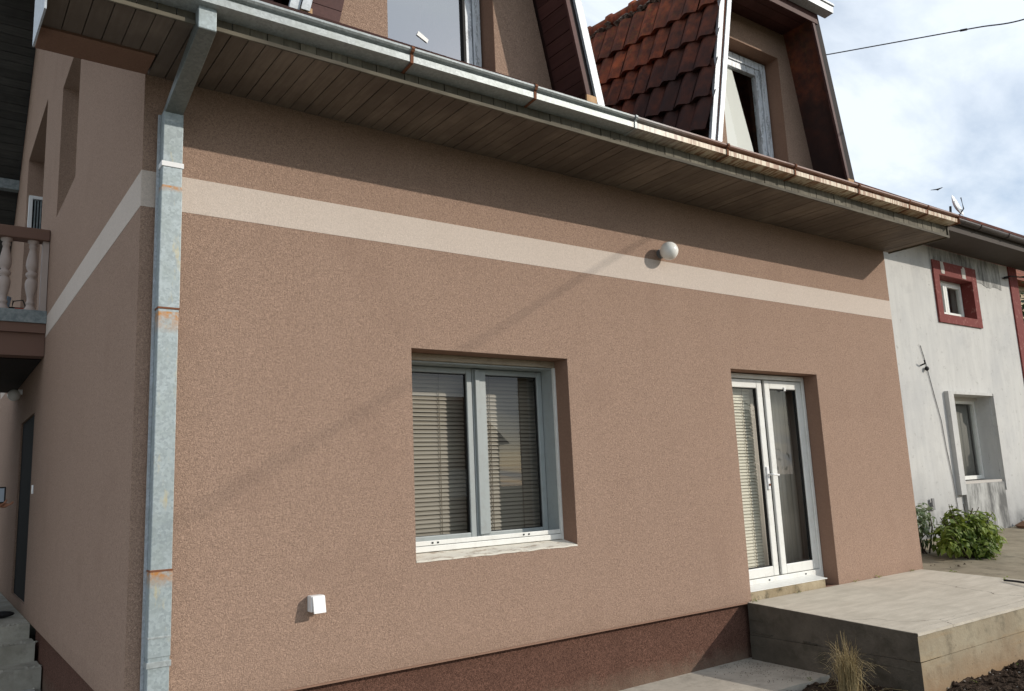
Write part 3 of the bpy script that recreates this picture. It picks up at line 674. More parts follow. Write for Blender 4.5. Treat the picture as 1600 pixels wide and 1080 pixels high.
def cheek_tiles(parent, xb_, zb_, rows, ymax, ztop0):
    nrm = Vector((-1, 0, LEAN)).normalized(); rise = 0.12
    along = Vector((LEAN * rise, 1, rise)).normalized()
    nrm = Vector((-1.0, 0.0, LEAN)).normalized(); along = (along - along.dot(nrm) * nrm).normalized(); up = nrm.cross(along) * -1
    if up.z < 0: up = -up
    for r in range(rows):
        z0 = 4.613 + 0.325 * r
        y = -0.60
        j = 0
        while y < ymax:
            zl = z0 + rise * (y + 0.65)
            rz = RZ + RS * (y + 0.75)
            if zl + 0.33 > rz:
                P = Vector((xb_ + LEAN * (zl - zb_), y, zl)) + up * 0.40 + nrm * (0.012 + random.uniform(0, .004))
                W = Matrix((( -along.x, up.x, nrm.x, P.x), (-along.y, up.y, nrm.y, P.y), (-along.z, up.z, nrm.z, P.z), (0, 0, 0, 1)))
                W = W @ Matrix.Rotation(rad(random.uniform(-1.6, 1.6)), 4, 'Z') @ Matrix.Translation((0, random.uniform(-.012, .012), 0))
                inst('roof_tile', tile_me, parent, W)
            y += 0.205; j += 1
def dormer(xl, xr, opn, wl, wr, leanr, topz, glassmat, frame_w, rightsilver, nm):
    yw = -0.32
    d = MB()
    za, zb = 4.45, 6.30
    def lx(z): return wl + LEAN * (z - 4.78)
    def rx(z): return wr - leanr * (z - 4.78)
    oa, ob, oc, od = opn
    for z0, z1, a, b in ((za, oc, None, None), (od, zb, None, None)):
        d.hexa([(lx(z0), yw, z0), (rx(z0), yw, z0), (rx(z0), yw + .2, z0), (lx(z0), yw + .2, z0), (lx(z1), yw, z1), (rx(z1), yw, z1), (rx(z1), yw + .2, z1), (lx(z1), yw + .2, z1)])
    d.hexa([(lx(oc), yw, oc), (oa, yw, oc), (oa, yw + .2, oc), (lx(oc), yw + .2, oc), (lx(od), yw, od), (oa, yw, od), (oa, yw + .2, od), (lx(od), yw + .2, od)])
    d.hexa([(ob, yw, oc), (rx(oc), yw, oc), (rx(oc), yw + .2, oc), (ob, yw + .2, oc), (ob, yw, od), (rx(od), yw, od), (rx(od), yw + .2, od), (ob, yw + .2, od)])
    dm = part('dormer', d, m_wall, house)
    # side slopes and top
    kx0 = xl + LEAN * (6.42 - 4.53); kx1 = xr - leanr * (6.42 - 4.53); yb = 3.0
    mb = MB()
    mb.hexa([(xl + .05, -0.69, 4.5), (xl + .12, -0.69, 4.5), (xl + .12, yb, 4.5), (xl + .05, yb, 4.5), (kx0 + .05, -0.69, 6.40), (kx0 + .12, -0.69, 6.40), (kx0 + .12 + .09, yb, 6.86), (kx0 + .05 + .09, yb, 6.86)])
    mb.hexa([(xr - .07, -0.69, 4.5), (xr - .02, -0.69, 4.5), (xr - .02, yb, 4.5), (xr - .07, yb, 4.5), (kx1 - .07, -0.69, 6.40), (kx1 - .02, -0.69, 6.40), (kx1 - .09, yb, 6.86), (kx1 - .14, yb, 6.86)])
    mb.hexa([(kx0 + .05, -0.75, 6.37), (kx1 - .02, -0.75, 6.37), (kx1 - .09, yb, 6.83), (kx0 + .12, yb, 6.83), (kx0 + .05, -0.75, 6.43), (kx1 - .02, -0.75, 6.43), (kx1 - .09, yb, 6.89), (kx0 + .12, yb, 6.89)])
    part('dormer_roof', mb, m_tile, dm)
    # soffit under the front overhang, boards run along x
    for i in range(3):
        y = -0.70 + 0.125 * i; part('overhang_board', MB().box(kx0 + .1, kx1 - .08, y, y + 0.121, 6.26 + random.uniform(0, .003), 6.28), m_clad, dm)
    part('overhang_fascia', MB().box(kx0 + .06, kx1 - .03, -0.722, -0.702, 6.20, 6.36), m_clad, dm, label='dark red-brown fascia under the small dormer gutter')
    mb = MB(); pr = [(-0.73, 6.30), (-0.83, 6.31), (-0.835, 6.372), (-0.85, 6.38), (-0.85, 6.40), (-0.835, 6.405), (-0.828, 6.38), (-0.825, 6.318), (-0.736, 6.308), (-0.736, 6.40), (-0.73, 6.40)]
    mb.prism(pr, 'x', kx0 - 0.05, kx1 + 0.10); part('dormer_gutter', mb, m_verge, dm)
    # cladding boards under the right-hand side overhang (one board after another, running back from the verge)
    z = 4.42; 
    while z < 6.26:
        z1 = z + 0.098
        def xo(q): return xr - 0.085 - leanr * (q - 4.53)
        j = random.uniform(0, 0.003)
        part('cladding_board', MB().hexa([(xo(z) - j, -0.69, z), (xo(z) + .015, -0.69, z), (rx(z) + .055, yw - .002, z), (rx(z) + .035 - j, yw - .002, z), (xo(z1) - j, -0.69, z1), (xo(z1) + .015, -0.69, z1), (rx(z1) + .055, yw - .002, z1), (rx(z1) + .035 - j, yw - .002, z1)]), m_clad, dm)
        z += 0.103
    def lean_box(x0, w, y0, y1, z0, z1, lean):
        return MB().hexa([(x0 + lean * (z0 - 4.53), y0, z0), (x0 + w + lean * (z0 - 4.53), y0, z0), (x0 + w + lean * (z0 - 4.53), y1, z0), (x0 + lean * (z0 - 4.53), y1, z0),
                          (x0 + lean * (z1 - 4.53), y0, z1), (x0 + w + lean * (z1 - 4.53), y0, z1), (x0 + w + lean * (z1 - 4.53), y1, z1), (x0 + lean * (z1 - 4.53), y1, z1)])
    part('edge_batten', lean_box(xr - 0.155, 0.04, -0.715, -0.692, 4.56, 6.20, -leanr), m_clad, dm)
    part('barge_board', lean_box(xr - 0.114, 0.075 if rightsilver else 0.105, -0.705, -0.692, 4.47, 6.35, -leanr), m_bargeb, dm)
    if rightsilver: part('verge_flashing', lean_box(xr - 0.072, 0.072, -0.73, -0.707, 4.50, 6.42, -leanr), m_verge, dm)
    part('wood_block', MB().box(xr - 0.175, xr - 0.075, -0.73, -0.716, 4.46, 4.555), m_rawwood, dm)
    # left verge: L-shaped flashing
    part('verge_flashing', lean_box(xl - 0.005, 0.062, -0.73, -0.70, 4.47, 6.42, LEAN), m_verge, dm)
    part('verge_flashing', lean_box(xl + 0.060, 0.055, -0.75, -0.74, 4.50, 6.42, LEAN + 0.012), m_verge, dm)
    part('wood_block', MB().box(xl + 0.06, xl + 0.13, -0.735, -0.70, 4.46, 4.53), m_rawwood, dm)
    cheek_tiles(dm, xl, 4.53, 5, 2.3, 6.4)
    # ridge tiles along the knee with mortar bedding
    for i in range(8):
        y = -0.60 + 0.37 * i; zk = 6.44 + 0.115 * (y + 0.65); xk = xl + LEAN * (zk - 4.53) + 0.07
        mb = MB(); r0, r1 = 0.075, 0.088
        mb.tube([(xk, y - 0.02, zk), (xk, y + 0.03, zk), (xk, y + 0.031, zk), (xk, y + 0.36, zk + 0.04)], [r1 + .012, r1 + .012, r0 + .005, r0], 10)
        part('ridge_tile', mb, m_tile, dm, True)
        mb = MB()
        for q in range(5): rock(mb, (xk - 0.085 - random.uniform(0, .015), y + 0.07 * q + random.uniform(-.02, .02), zk - 0.075 + random.uniform(-.02, .02)), random.uniform(0.035, 0.075))
        part('ridge_mortar', mb, m_mortar, dm)
    # front boards beside the left verge
    for i in range(8):
        z0 = 4.44 + 0.225 * i; x0 = xl + 0.12 + LEAN * (z0 - 4.53)
        part('front_board', MB().hexa([(x0, yw - 0.03, z0 - .05), (x0 + .30, yw - 0.03, z0 - 0.05), (x0 + .30, yw - 0.004, z0 - 0.05), (x0, yw - 0.004, z0 - .05), (x0 + .045, yw - 0.03, z0 + .17), (x0 + .345, yw - 0.03, z0 + 0.17), (x0 + .345, yw - 0.004, z0 + 0.17), (x0 + .045, yw - 0.004, z0 + .17)]), m_clad, dm) if nm == 1 else None
    # reveals
    rv = MB(); yf = -0.165
    rv.box(ob + 0.0005, ob + 0.002, yw + .001, yf + .05, oc, od); part('reveal', MB().box(ob - 0.003, ob, yw + 0.002, yf + .1, oc, od), m_reveal, dm)
    part('lintel', MB().box(oa, ob - 0.003, yw + 0.002, yf + .1, od - 0.003, od), m_reveal, dm)
    w = part('window', frame4(MB(), oa + 0.004, ob - 0.02, oc, od - 0.02, frame_w * 0.5, yf, yf + .07), m_film, house, bevel=0.004)
    return dm, w
d1, w1 = dormer(1.60, 4.105, (2.455, 3.378, 4.62, 6.02), 2.02, 3.93, 0.21, 6.3, m_glass_mirror, 0.14, True, 1)
part('sash', frame4(MB(), 2.4595, 3.275, 4.70, 5.92, 0.062, -0.1645, -0.10), m_film, w1, bevel=0.004)
part('glazing_gasket', MB().box(3.19, 3.212, -0.172, -0.13, 4.70, 5.84), m_gasket, w1)
part('pane', MB().quad((2.455, -0.146, 4.66), (3.19, -0.146, 4.66), (3.19, -0.146, 5.90), (2.455, -0.146, 5.90)), m_glass_mirror, w1)
part('paper_tag', MB().quad((2.80, -0.153, 5.02), (2.885, -0.153, 4.975), (2.875, -0.153, 4.945), (2.785, -0.153, 4.985)), m_white, w1)
d2, w2 = dormer(5.36, 7.62, (6.10, 7.070, 4.62, 5.965), 5.72, 7.60, 0.19, 6.3, m_glass, 0.16, False, 2)
part('sash', frame4(MB(), 6.18, 6.965, 4.70, 5.865, 0.07, -0.150, -0.09), m_film, w2, bevel=0.004)
part('pane', MB().quad((6.25, -0.122, 4.76), (6.895, -0.122, 4.76), (6.895, -0.122, 5.80), (6.25, -0.122, 5.80)), m_glass, w2)
part('curtain', MB().hexa([(6.20, -0.110, 4.68), (6.86, -0.110, 4.68), (6.86, -0.106, 4.68), (6.20, -0.106, 4.68), (6.20, -0.110, 5.80), (6.55, -0.110, 5.80), (6.55, -0.106, 5.80), (6.20, -0.106, 5.80)]), m_curtain_w, w2)
for a, b in ((2.3, 3.6), (5.9, 7.3)): part('attic_lining', MB().box(a, b, 1.2, 1.25, 4.4, 6.3), m_room, house)

# --- side-wall openings
fA = part('window', swap_xy(frame4(MB(), SA[0] + .005, SA[1] - .005, SA[2], SA[3] - .01, 0.07, 1.15, 1.22)), m_pvc, house)
part('pane', MB().box(1.18, 1.186, SA[0] + .075, SA[1] - .075, SA[2] + .07, SA[3] - .08), m_glass, fA)
# balcony loggia
lg = MB(); lg.box(2.2, 2.3, 5.5, 8.3, 3.3, 7.0); lg.box(1.25, 2.2, SB[1], SB[1] + .1, 3.3, 7.0); lg.box(1.25, 2.2, SB[0] - .1, SB[0], 3.3, 7.0); lg.box(1.25, 2.2, SB[0], SB[1], 6.6, 6.7)
part('loggia_wall', lg, m_balus, house)
lv = part('louvre_panel', frame4(MB(), 0.975, 1.42, 5.44, 6.02, 0.045, 7.90, 7.985), m_white, house)
for i in range(9): part('louvre_slat', MB().box(1.045 + .036 * i, 1.062 + .036 * i, 7.91, 7.95, 5.49, 5.97), m_slabedge, lv)
part('louvre_back', MB().box(1.02, 1.375, 7.955, 7.98, 5.48, 5.98), m_black, lv)
# side door
part('side_door', MB().box(0.975, 1.02, SD[0], SD[1], SD[2], SD[3]), m_door, house)
# balcony
bal = part('balcony', MB().box(-2.6, 0.945, 4.62, 8.1, 3.42, 3.52), m_rail, house)
part('slab_edge', MB().box(-2.6, 0.9452, 4.60, 8.1, 3.522, 3.655), m_slabedge, bal)
part('balcony_beam', MB().box(-2.6, 0.945, 4.66, 4.86, 3.18, 3.418), m_rail, bal)
part('balcony_underside', MB().box(-2.6, 0.945, 4.87, 7.95, 3.17, 3.25), m_bargeb, bal)
part('porch_shade_wall', MB().box(-1.75, -1.55, 4.9, 9.0, 0.2, 3.17), m_wall, bal)  # unseen wall added to keep light off the porch under the balcony
part('hand_rail', MB().box(-2.6, 0.946, 4.66, 4.84, 4.44, 4.565), m_rail, bal, bevel=0.01)
bprof = [(0.062, 0), (0.062, .03), (0.045, .05), (0.035, .08), (0.042, .09), (0.042, .11), (0.032, .125), (0.036, .17), (0.055, .26), (0.060, .31), (0.050, .35), (0.034, .375), (0.052, .39), (0.058, .41), (0.052, .43), (0.034, .445), (0.050, .47), (0.060, .51), (0.054, .57), (0.036, .66), (0.030, .70), (0.040, .71), (0.040, .73), (0.032, .745), (0.055, .765), (0.055, .79)]
me_bal = MB().lathe(bprof, (0, 0, 0), 16).mesh('baluster', m_balus, True)
for i in range(13): inst('baluster', me_bal, bal, Matrix.Translation((0.80 - 0.245 * i, 4.75, 3.654)))
part('balcony_post', MB().box(0.885, 0.944, 4.70, 4.80, 3.655, 4.44), m_balus, bal)

# ================================================================== things fixed to or standing by the house
L = thing('wall_lamp', 'round white globe lamp on the sunlit brown wall above the cream band', 'wall lamp', (5.385, 0, 3.67))
part('globe', MB().sphere((5.385, -0.115, 3.672), 0.084, 28, 18), m_globe, L, True)
part('lamp_base', MB().tube([(5.385, 0.0, 3.672), (5.385, -0.012, 3.672), (5.385, -0.013, 3.672), (5.385, -0.045, 3.672)], [0.045, 0.045, 0.034, 0.034], 24), m_wire, L)
L = thing('wall_lamp', 'small dull globe lamp in the dark under the balcony', 'wall lamp', (0.95, 6.9, 3.02))
part('globe', MB().sphere((0.86, 6.9, 3.02), 0.075, 20, 12), m_globe, L, True)
part('lamp_base', MB().box(0.90, 0.949, 6.87, 6.93, 3.03, 3.09), m_white, L)
L = thing('wall_socket', 'small white weatherproof socket box low on the sunlit brown wall', 'socket', (2.03, 0, 0.97))
part('socket_box', MB().box(1.985, 2.073, -0.062, 0.0, 0.918, 1.015), m_white, L, bevel=0.005)
part('socket_lid', MB().hexa([(1.990, -0.100, 0.912), (2.072, -0.094, 0.912), (2.072, -0.082, 0.912), (1.990, -0.088, 0.912), (1.990, -0.076, 1.013), (2.072, -0.073, 1.013), (2.072, -0.063, 1.013), (1.990, -0.063, 1.013)]), m_white, L, bevel=0.003)
single('light_switch', MB().box(0.935, 0.949, 4.98, 5.05, 1.76, 1.85), m_white, 'tiny white switch on the shaded side wall by the door', 'switch', (0.95, 5.0, 1.8), bevel=0.003)

# terrace
T = thing('concrete_terrace', 'raised concrete terrace in front of the white double door', 'terrace', (7.7, -0.8, 0))
def tz(y): return 0.482 + 0.048 * y
NT = 24
mb = MB()
zt0, zt1 = 0.482, 0.405
XA, XBK = 6.185, 6.115
fr_ = []; nf = 110
for i in range(nf + 1):
    x = XBK - 0.004 + (9.262 - XBK) * i / nf; q = mnoise.fractal((x * 9, 2.2, 0), 0.8, 2.1, 4); ch = max(0, mnoise.noise((x * 4.3, 8.1, 0)) - 0.28) * 0.05
    fr_.append((x, -1.612 - 0.017 * (x - XBK) + 0.004 * q + ch, 0.405 + 0.0015 * q - ch * 0.5))
def zs(y): return zt0 + (zt0 - zt1) / 1.605 * y
lf_ = []
for i in range(61):
    y = -1.607 + 1.606 * i / 60; q = mnoise.fractal((y * 9, 5.5, 3), 0.8, 2.1, 4); ch = max(0, mnoise.noise((y * 4.3, 3.1, 9)) - 0.30) * 0.05
    lf_.append((XBK + (XA - XBK) * (y + 1.607) / 1.607 + 0.001 + 0.002 * q + ch, y, zs(y) - ch * 0.5))
for A, B in zip(fr_, fr_[1:]):
    mb.quad(A, B, (B[0], B[1] + 0.10, zs(-1.5)), (A[0] + (0.1 if A is fr_[0] else 0), A[1] + 0.10, zs(-1.5))); mb.quad((A[0], A[1], 0.385), (B[0], B[1], 0.385), B, A)
for A, B in zip(lf_, lf_[1:]):
    if A is lf_[0]: continue
    mb.quad(A, (A[0] + 0.10, A[1], zs(A[1])), (B[0] + 0.10, B[1], zs(B[1])), B); mb.quad((A[0], A[1], A[2] - 0.02), A, B, (B[0], B[1], B[2] - 0.02))
mb.quad((XBK + .094, -1.512, zs(-1.5)), (9.262, -1.56, zs(-1.5)), (9.262, -0.001, zt0), (XA + .094, -0.001, zt0))
mb.quad(lf_[0], (XBK + .096, -1.512, zs(-1.5)), (lf_[1][0] + .1, lf_[1][1] + .075, zs(-1.5)), lf_[1])
part('terrace_slab', mb, m_terr_top, T)
def side(mb, p, q, out, bands):   # board-marked side wall: courses of cast concrete, slightly proud of one another
    pass
courses = [(-0.25, 0.196, 0.006), (0.199, None, 0.000)]
for za, zb, o_ in courses:
    mb = MB(); n = 26
    def ztop(y): return (0.482 + (0.482 - 0.405) / 1.605 * y) - 0.004 if zb is None else zb
    # front face (towards -y), built in short lengths so that its edges wander
    for i in range(n):
        xa = XBK + (9.26 - XBK) * i / n; xb = XBK + (9.26 - XBK) * (i + 1) / n
        ja = 0.004 * mnoise.noise((xa * 6, za * 10, 0)); jb = 0.004 * mnoise.noise((xb * 6, za * 10, 0))
        ja = 0 if i == 0 else ja; xa = XBK - o_ - 0.003 if i == 0 else xa
        ya, yb_ = -1.607 - o_ - 0.017 * (xa - XBK) + ja, -1.607 - o_ - 0.017 * (xb - XBK) + jb
        zz_ = 0.401 if zb is None else zb
        mb.quad((xa, ya, za), (xb, yb_, za), (xb, yb_, zz_), (xa, ya, zz_)); mb.quad((xa, ya, zz_), (xb, yb_, zz_), (xb, -1.5, zz_), (xa, -1.5, zz_))
        mb.quad((xa, ya, za), (xa, -1.5, za), (xb, -1.5, za), (xb, yb_, za))
    part('terrace_side', mb, m_terr_side, T); mb = MB()
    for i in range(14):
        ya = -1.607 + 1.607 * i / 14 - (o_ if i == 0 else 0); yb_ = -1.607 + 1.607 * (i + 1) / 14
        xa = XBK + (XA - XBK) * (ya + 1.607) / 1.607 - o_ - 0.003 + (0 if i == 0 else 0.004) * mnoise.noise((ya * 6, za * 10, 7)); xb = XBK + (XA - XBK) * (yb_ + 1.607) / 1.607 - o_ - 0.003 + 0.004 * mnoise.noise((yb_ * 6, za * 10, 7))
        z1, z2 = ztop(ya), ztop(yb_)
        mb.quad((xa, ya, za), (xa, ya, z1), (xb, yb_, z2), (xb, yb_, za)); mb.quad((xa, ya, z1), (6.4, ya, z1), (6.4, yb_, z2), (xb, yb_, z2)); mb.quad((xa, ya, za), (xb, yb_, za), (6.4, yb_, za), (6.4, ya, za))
    part('terrace_side', mb, m_terr_dark, T, label='dark left side of the terrace')
# slivers of formwork left in the shaded side
for y0, y1, z, th in ((-1.55, -1.30, 0.130, 0.008), (-0.72, -0.58, 0.205, 0.005), (-0.16, -0.02, 0.33, 0.004), (-0.18, -0.02, 0.11, 0.005), (-0.25, -0.03, 0.22, 0.003)):
    xm = XBK + (XA - XBK) * ((y0 + y1) / 2 + 1.607) / 1.607
    part('formwork_sliver', MB().hexa([(xm - .016, y0, z), (xm + .02, y0, z), (xm + .02, y1, z + .01), (xm - .012, y1, z + .01), (xm - .016, y0, z + th), (xm + .02, y0, z + th * 1.3), (xm + .02, y1, z + .01 + th), (xm - .012, y1, z + .01 + th)]), m_trim, T)
single('metal_rod', MB().tube([(9.02, -0.98, 0.452), (8.96, -1.12, 0.456), (8.7, -1.66, 0.45)], 0.011, 8), m_cable, 'dark thin metal rod lying across the far edge of the pale terrace', 'rod', (9.0, -1.1, 0.45))

# steps at the left
S = thing('concrete_steps', 'rough concrete entrance steps climbing beside the shaded side wall', 'steps', (0, 4.2, 0))
def rough_step(y0, y1, z0, z1, xr):
    mb = MB(); n = 26
    for i in range(n):
        a = -1.8 + (xr + 1.8) * i / n; b = -1.8 + (xr + 1.8) * (i + 1) / n
        ja, jb = (0.012 * mnoise.noise((q * 7, y0, 0)) for q in (a, b)); ka, kb = (0.010 * mnoise.noise((q * 9, y0, 5)) for q in (a, b))
        mb.hexa([(a, y0 + ja * .5, z0), (b, y0 + jb * .5, z0), (b, y1, z0), (a, y1, z0), (a, y0 + ja, z1 + ka), (b, y0 + jb, z1 + kb), (b, y1, z1), (a, y1, z1)])
    return mb
part('landing', rough_step(4.60, 9.5, -0.1, 0.488, 0.944), m_step, S)
part('step', rough_step(4.28, 4.598, -0.1, 0.345, 0.965), m_step, S)
part('step', rough_step(3.88, 4.278, -0.1, 0.175, 0.985), m_step, S)
mb = MB()
for _ in range(140):
    x = random.uniform(0.2, 0.98); y = random.choice((3.9, 4.3, 4.62)) + abs(random.gauss(0, .05)); z = 0.175 if y < 4.28 else (0.345 if y < 4.6 else 0.488); r = random.uniform(.005, .02); rock(mb, (x, y, z), r)
for _ in range(120): rock(mb, (random.uniform(0.2, 0.95), random.uniform(2.6, 3.9), 0.004), random.uniform(.004, .02))
o = part('rubble', mb, m_step, kind='stuff'); tag(o, 'crumbled concrete rubble on the entrance steps', 'rubble')

# things on the balcony
b_ = single('bucket', MB().lathe([(0.0, 0), (0.10, 0), (0.125, .19), (0.13, .19), (0.13, .205), (0.118, .205), (0.095, .01), (0, .01)], (0.52, 5.05, 3.656), 18), m_bluep, 'pale blue plastic bucket on the balcony behind the balusters', 'bucket', (0.52, 5.05, 3.656), smooth=False)
single('tool_case', MB().box(0.60, 0.86, 5.02, 5.18, 3.656, 3.76).tube([(0.66, 5.1, 3.755), (0.67, 5.1, 3.84), (0.76, 5.1, 3.86), (0.80, 5.1, 3.75)], 0.008, 6), m_black, 'black case with curved handle on the balcony floor', 'case', (0.73, 5.1, 3.656), bevel=0.006)
single('plastic_crate', MB().box(0.68, 0.80, 4.93, 4.99, 3.656, 3.72).box(0.675, 0.805, 4.925, 4.995, 3.72, 3.735), m_redp, 'small orange-red box in front of the black case on the balcony', 'box', (0.74, 4.96, 3.656), bevel=0.004)

# ================================================================== neighbouring white house
WY = 1.2
nb = thing('white_house', 'old white plastered house with red-trimmed window and dark eave', 'house', (9.3, WY, 0.5))
H1 = (13.10, 14.21, 4.02, 4.665); H2 = (12.97, 14.28, 1.36, 2.715)
part('wall', wall_xz(MB(), 9.31, 16.0, 0.2, 5.12, WY, WY + 0.35, (H1, H2)), m_wplaster, nb)
mb = MB(); n = 40
for i in range(n):
    xa = 12.9 + 2.45 * i / n; xb = 12.9 + 2.45 * (i + 1) / n
    za, zb_ = (4.74 - 0.10 * ((q - 12.9) / 2.45) + 0.05 * mnoise.noise((q * 3, 1, 0)) + 0.02 * mnoise.noise((q * 11, 4, 0)) for q in (xa, xb))
    mb.quad((xa, WY - .006, za), (xb, WY - .006, zb_), (xb, WY - .006, 5.118), (xa, WY - .006, 5.118)); mb.quad((xa, WY - .006, za), (xa, WY, za), (xb, WY, zb_), (xb, WY - .006, zb_))
part('bare_render_patch', mb, m_panel, nb, label='bare grey render patch under the eave')
part('right_wall', MB().box(15.65, 15.995, WY + .35, 9, 0.2, 5.12), m_wplaster, nb)
part('back_wall', MB().box(9.31, 15.65, 8.7, 9.0, 0.2, 5.12), m_wplaster, nb)
part('inner_wall', MB().box(9.31, 15.6, 2.6, 2.7, 0.2, 5.1), m_room, nb)
part('corner_strip', MB().box(15.70, 16.012, WY - 0.025, WY + 0.2, 0.5, 5.12), m_red, nb)
# eave
part('soffit', MB().box(9.43, 16.9, 0.56, WY - 0.001, 5.122, 5.16), m_dsoff, nb)
part('fascia', MB().box(9.43, 16.9, 0.535, 0.559, 5.10, 5.27), m_dsoff, nb)
mb = MB(); n = 10
pr = [(0.475 + 0.062 * math.cos(math.pi + math.pi * k / n), 5.27 + 0.062 * math.sin(math.pi + math.pi * k / n)) for k in range(n + 1)] + [(0.475 + 0.056 * math.cos(2 * math.pi - math.pi * k / n), 5.272 + 0.056 * math.sin(2 * math.pi - math.pi * k / n)) for k in range(n + 1)]
part('gutter', mb.prism(pr, 'x', 9.46, 17.0), m_dgut, nb, True)
for i in range(8): part('gutter_bracket', MB().tube([(10.2 + i * 0.95, 0.475 + 0.068 * math.cos(a), 5.27 + 0.068 * math.sin(a)) for a in [math.pi + math.pi * q / 8 for q in range(9)]], 0.008, 5), m_dgut, nb)
nrf = part('roof', MB().hexa([(9.43, 0.45, 5.30), (17.0, 0.45, 5.30), (17.0, 5.2, 7.6), (9.43, 5.2, 7.6), (9.43, 0.45, 5.345), (17.0, 0.45, 5.345), (17.0, 5.2, 7.68), (9.43, 5.2, 7.68)]).hexa([(9.43, 5.2, 7.6), (17.0, 5.2, 7.6), (17.0, 9.6, 5.3), (9.43, 9.6, 5.3), (9.43, 5.2, 7.68), (17.0, 5.2, 7.68), (17.0, 9.6, 5.36), (9.43, 9.6, 5.36)]), m_tile, nb)
# upper window with red surround
sw = part('window', frame4(MB(), H1[0] + .005, H1[1] - .005, H1[2], H1[3] - .005, 0.05, WY + 0.17, WY + 0.24), m_pvc, nb)
part('sash', frame4(MB(), 13.14, 13.60, 4.06, 4.62, 0.055, WY + .15, WY + .21), m_pvc, sw)
part('sash', frame4(MB(), 13.61, 14.16, 4.06, 4.62, 0.06, WY + .15, WY + .21), m_pvc, sw)
for a, b in ((13.195, 13.545), (13.67, 14.10)): part('pane', MB().quad((a, WY + .18, 4.115), (b, WY + .18, 4.115), (b, WY + .18, 4.56), (a, WY + .18, 4.56)), m_glass, sw)
sr = part('window_surround', frame4(MB(), 12.93, 14.375, 3.875, 4.90, 0.166, WY - 0.03, WY + 0.02, 0.142, 0.23), m_red, nb)
part('reveal', MB().box(H1[1] - .004, H1[1] - .0005, WY - .028, WY + .17, H1[2], H1[3]), m_red, sr)
part('reveal', MB().box(H1[0], H1[1] - .005, WY - .028, WY + .17, H1[3] - .004, H1[3] - .0005), m_red, sr)
for x in (13.17, 13.86):
    mb = MB()
    for _ in range(8): mb.box(x + random.uniform(0, .06), x + random.uniform(.07, .14), WY - 0.034 - random.uniform(0, .002), WY - 0.031, 4.72 + random.uniform(-.04, .05), 4.80 + random.uniform(0, .12))
    part('flaked_patch', mb, m_flake, sr)
# lower window
lw = part('window', frame4(MB(), H2[0] + .005, H2[1] - .005, H2[2] + 0.02, H2[3] - 0.05, 0.05, WY + 0.24, WY + 0.30, 0.06), m_pvc, nb)
part('pane', MB().quad((H2[0] + .055, WY + .267, H2[2] + .08), (H2[1] - .055, WY + .267, H2[2] + .08), (H2[1] - .055, WY + .267, H2[3] - .10), (H2[0] + .055, WY + .267, H2[3] - .10)), m_glass, lw)
part('roller_box', MB().box(H2[0] + .003, H2[1] - .003, WY + .20, WY + .33, H2[3] - .052, H2[3] - .002), m_flake, lw)
part('curtain', MB().prism([(13.45 + 0.03 * i, WY + .36 + 0.02 * math.sin(i * 2.2)) for i in range(28)] + [(13.45 + 0.03 * i, WY + .364 + 0.02 * math.sin(i * 2.2)) for i in reversed(range(28))], 'z', 1.4, 2.66), m_net, lw, True)
part('sill', MB().box(H2[0] + .002, H2[1] - .002, WY - 0.03, WY + .239, H2[2] - 0.035, H2[2] + 0.005), m_flake, lw)
part('trim_post', MB().box(12.79, 12.955, WY - 0.07, WY - 0.001, 1.17, 2.76), m_wplaster, nb)
part('trim_post', MB().box(14.29, 14.335, WY - 0.07, WY - 0.001, 1.19, 2.76), m_wplaster, nb)
part('trim_head', MB().box(12.957, 14.288, WY - 0.06, WY - 0.001, 2.72, 2.765), m_wplaster, nb)
part('stained_panel', MB().box(12.96, 14.27, WY - 0.055, WY - 0.001, 0.45, H2[2] - .037), m_panel, nb)
# fittings on the white wall
pts = [(12.24, WY - .012, 3.45), (12.33, WY - .012, 3.2), (12.45, WY - .012, 2.75), (12.58, WY - .012, 2.3), (12.62, WY - .012, 1.9), (12.70, WY - .012, 1.4), (12.73, WY - .012, 0.95), (12.78, WY - .012, 0.6)]
single('wall_wire', MB().tube(pts, 0.006, 5), m_wire, 'thin grey wire hanging down the white wall left of the lower window', 'wire', (12.5, WY, 2.0))
single('cable_hook', MB().tube([(12.20, WY, 3.14), (12.20, WY - .07, 3.16), (12.15, WY - .09, 3.20)], 0.012, 6).sphere((12.29, WY - .04, 3.09), 0.035, 8, 6), m_black, 'small black hook and knob on the white wall below the cable end', 'hook', (12.2, WY, 3.14))
single('broken_socket', MB().box(11.93, 12.03, WY - .03, WY, 0.99, 1.10).box(11.93, 11.99, WY - .05, WY - .03, 1.05, 1.16), m_wire, 'broken grey socket low on the white wall above the bushes', 'socket', (11.98, WY, 1.05))
I_ = thing('insulator_bracket', 'black wall bracket beside the red corner strip carrying a wire to the right', 'bracket', (15.5, WY, 4.88))
part('bracket_arm', MB().tube([(15.48, WY, 4.88), (15.48, WY - .12, 4.89), (15.95, WY - .14, 4.92), (18.5, WY - .4, 5.05)], 0.012, 6), m_black, I_)
part('insulator', MB().tube([(15.46, WY - .02, 4.88), (15.49, WY - .09, 4.88)], 0.024, 8), m_black, I_)
D = thing('satellite_dish', 'small pale satellite dish tilted on the roof edge of the white house', 'satellite dish', (12.6, .55, 5.35))
mb = MB(); c = Vector((12.66, .6, 5.55)); nd = Vector((0.10, -0.93, 0.30)).normalized(); ax = nd.cross(Vector((0, 0, 1))).normalized(); ay = ax.cross(nd)
for k in range(5):
    for j in range(16):
        t = 2 * math.pi * j / 16; r = 0.19 * k / 4; mb.v.append(tuple(c + r * (0.55 * math.cos(t) * ax + 1.0 * math.sin(t) * ay) + nd * 0.05 * (k / 4) ** 2))
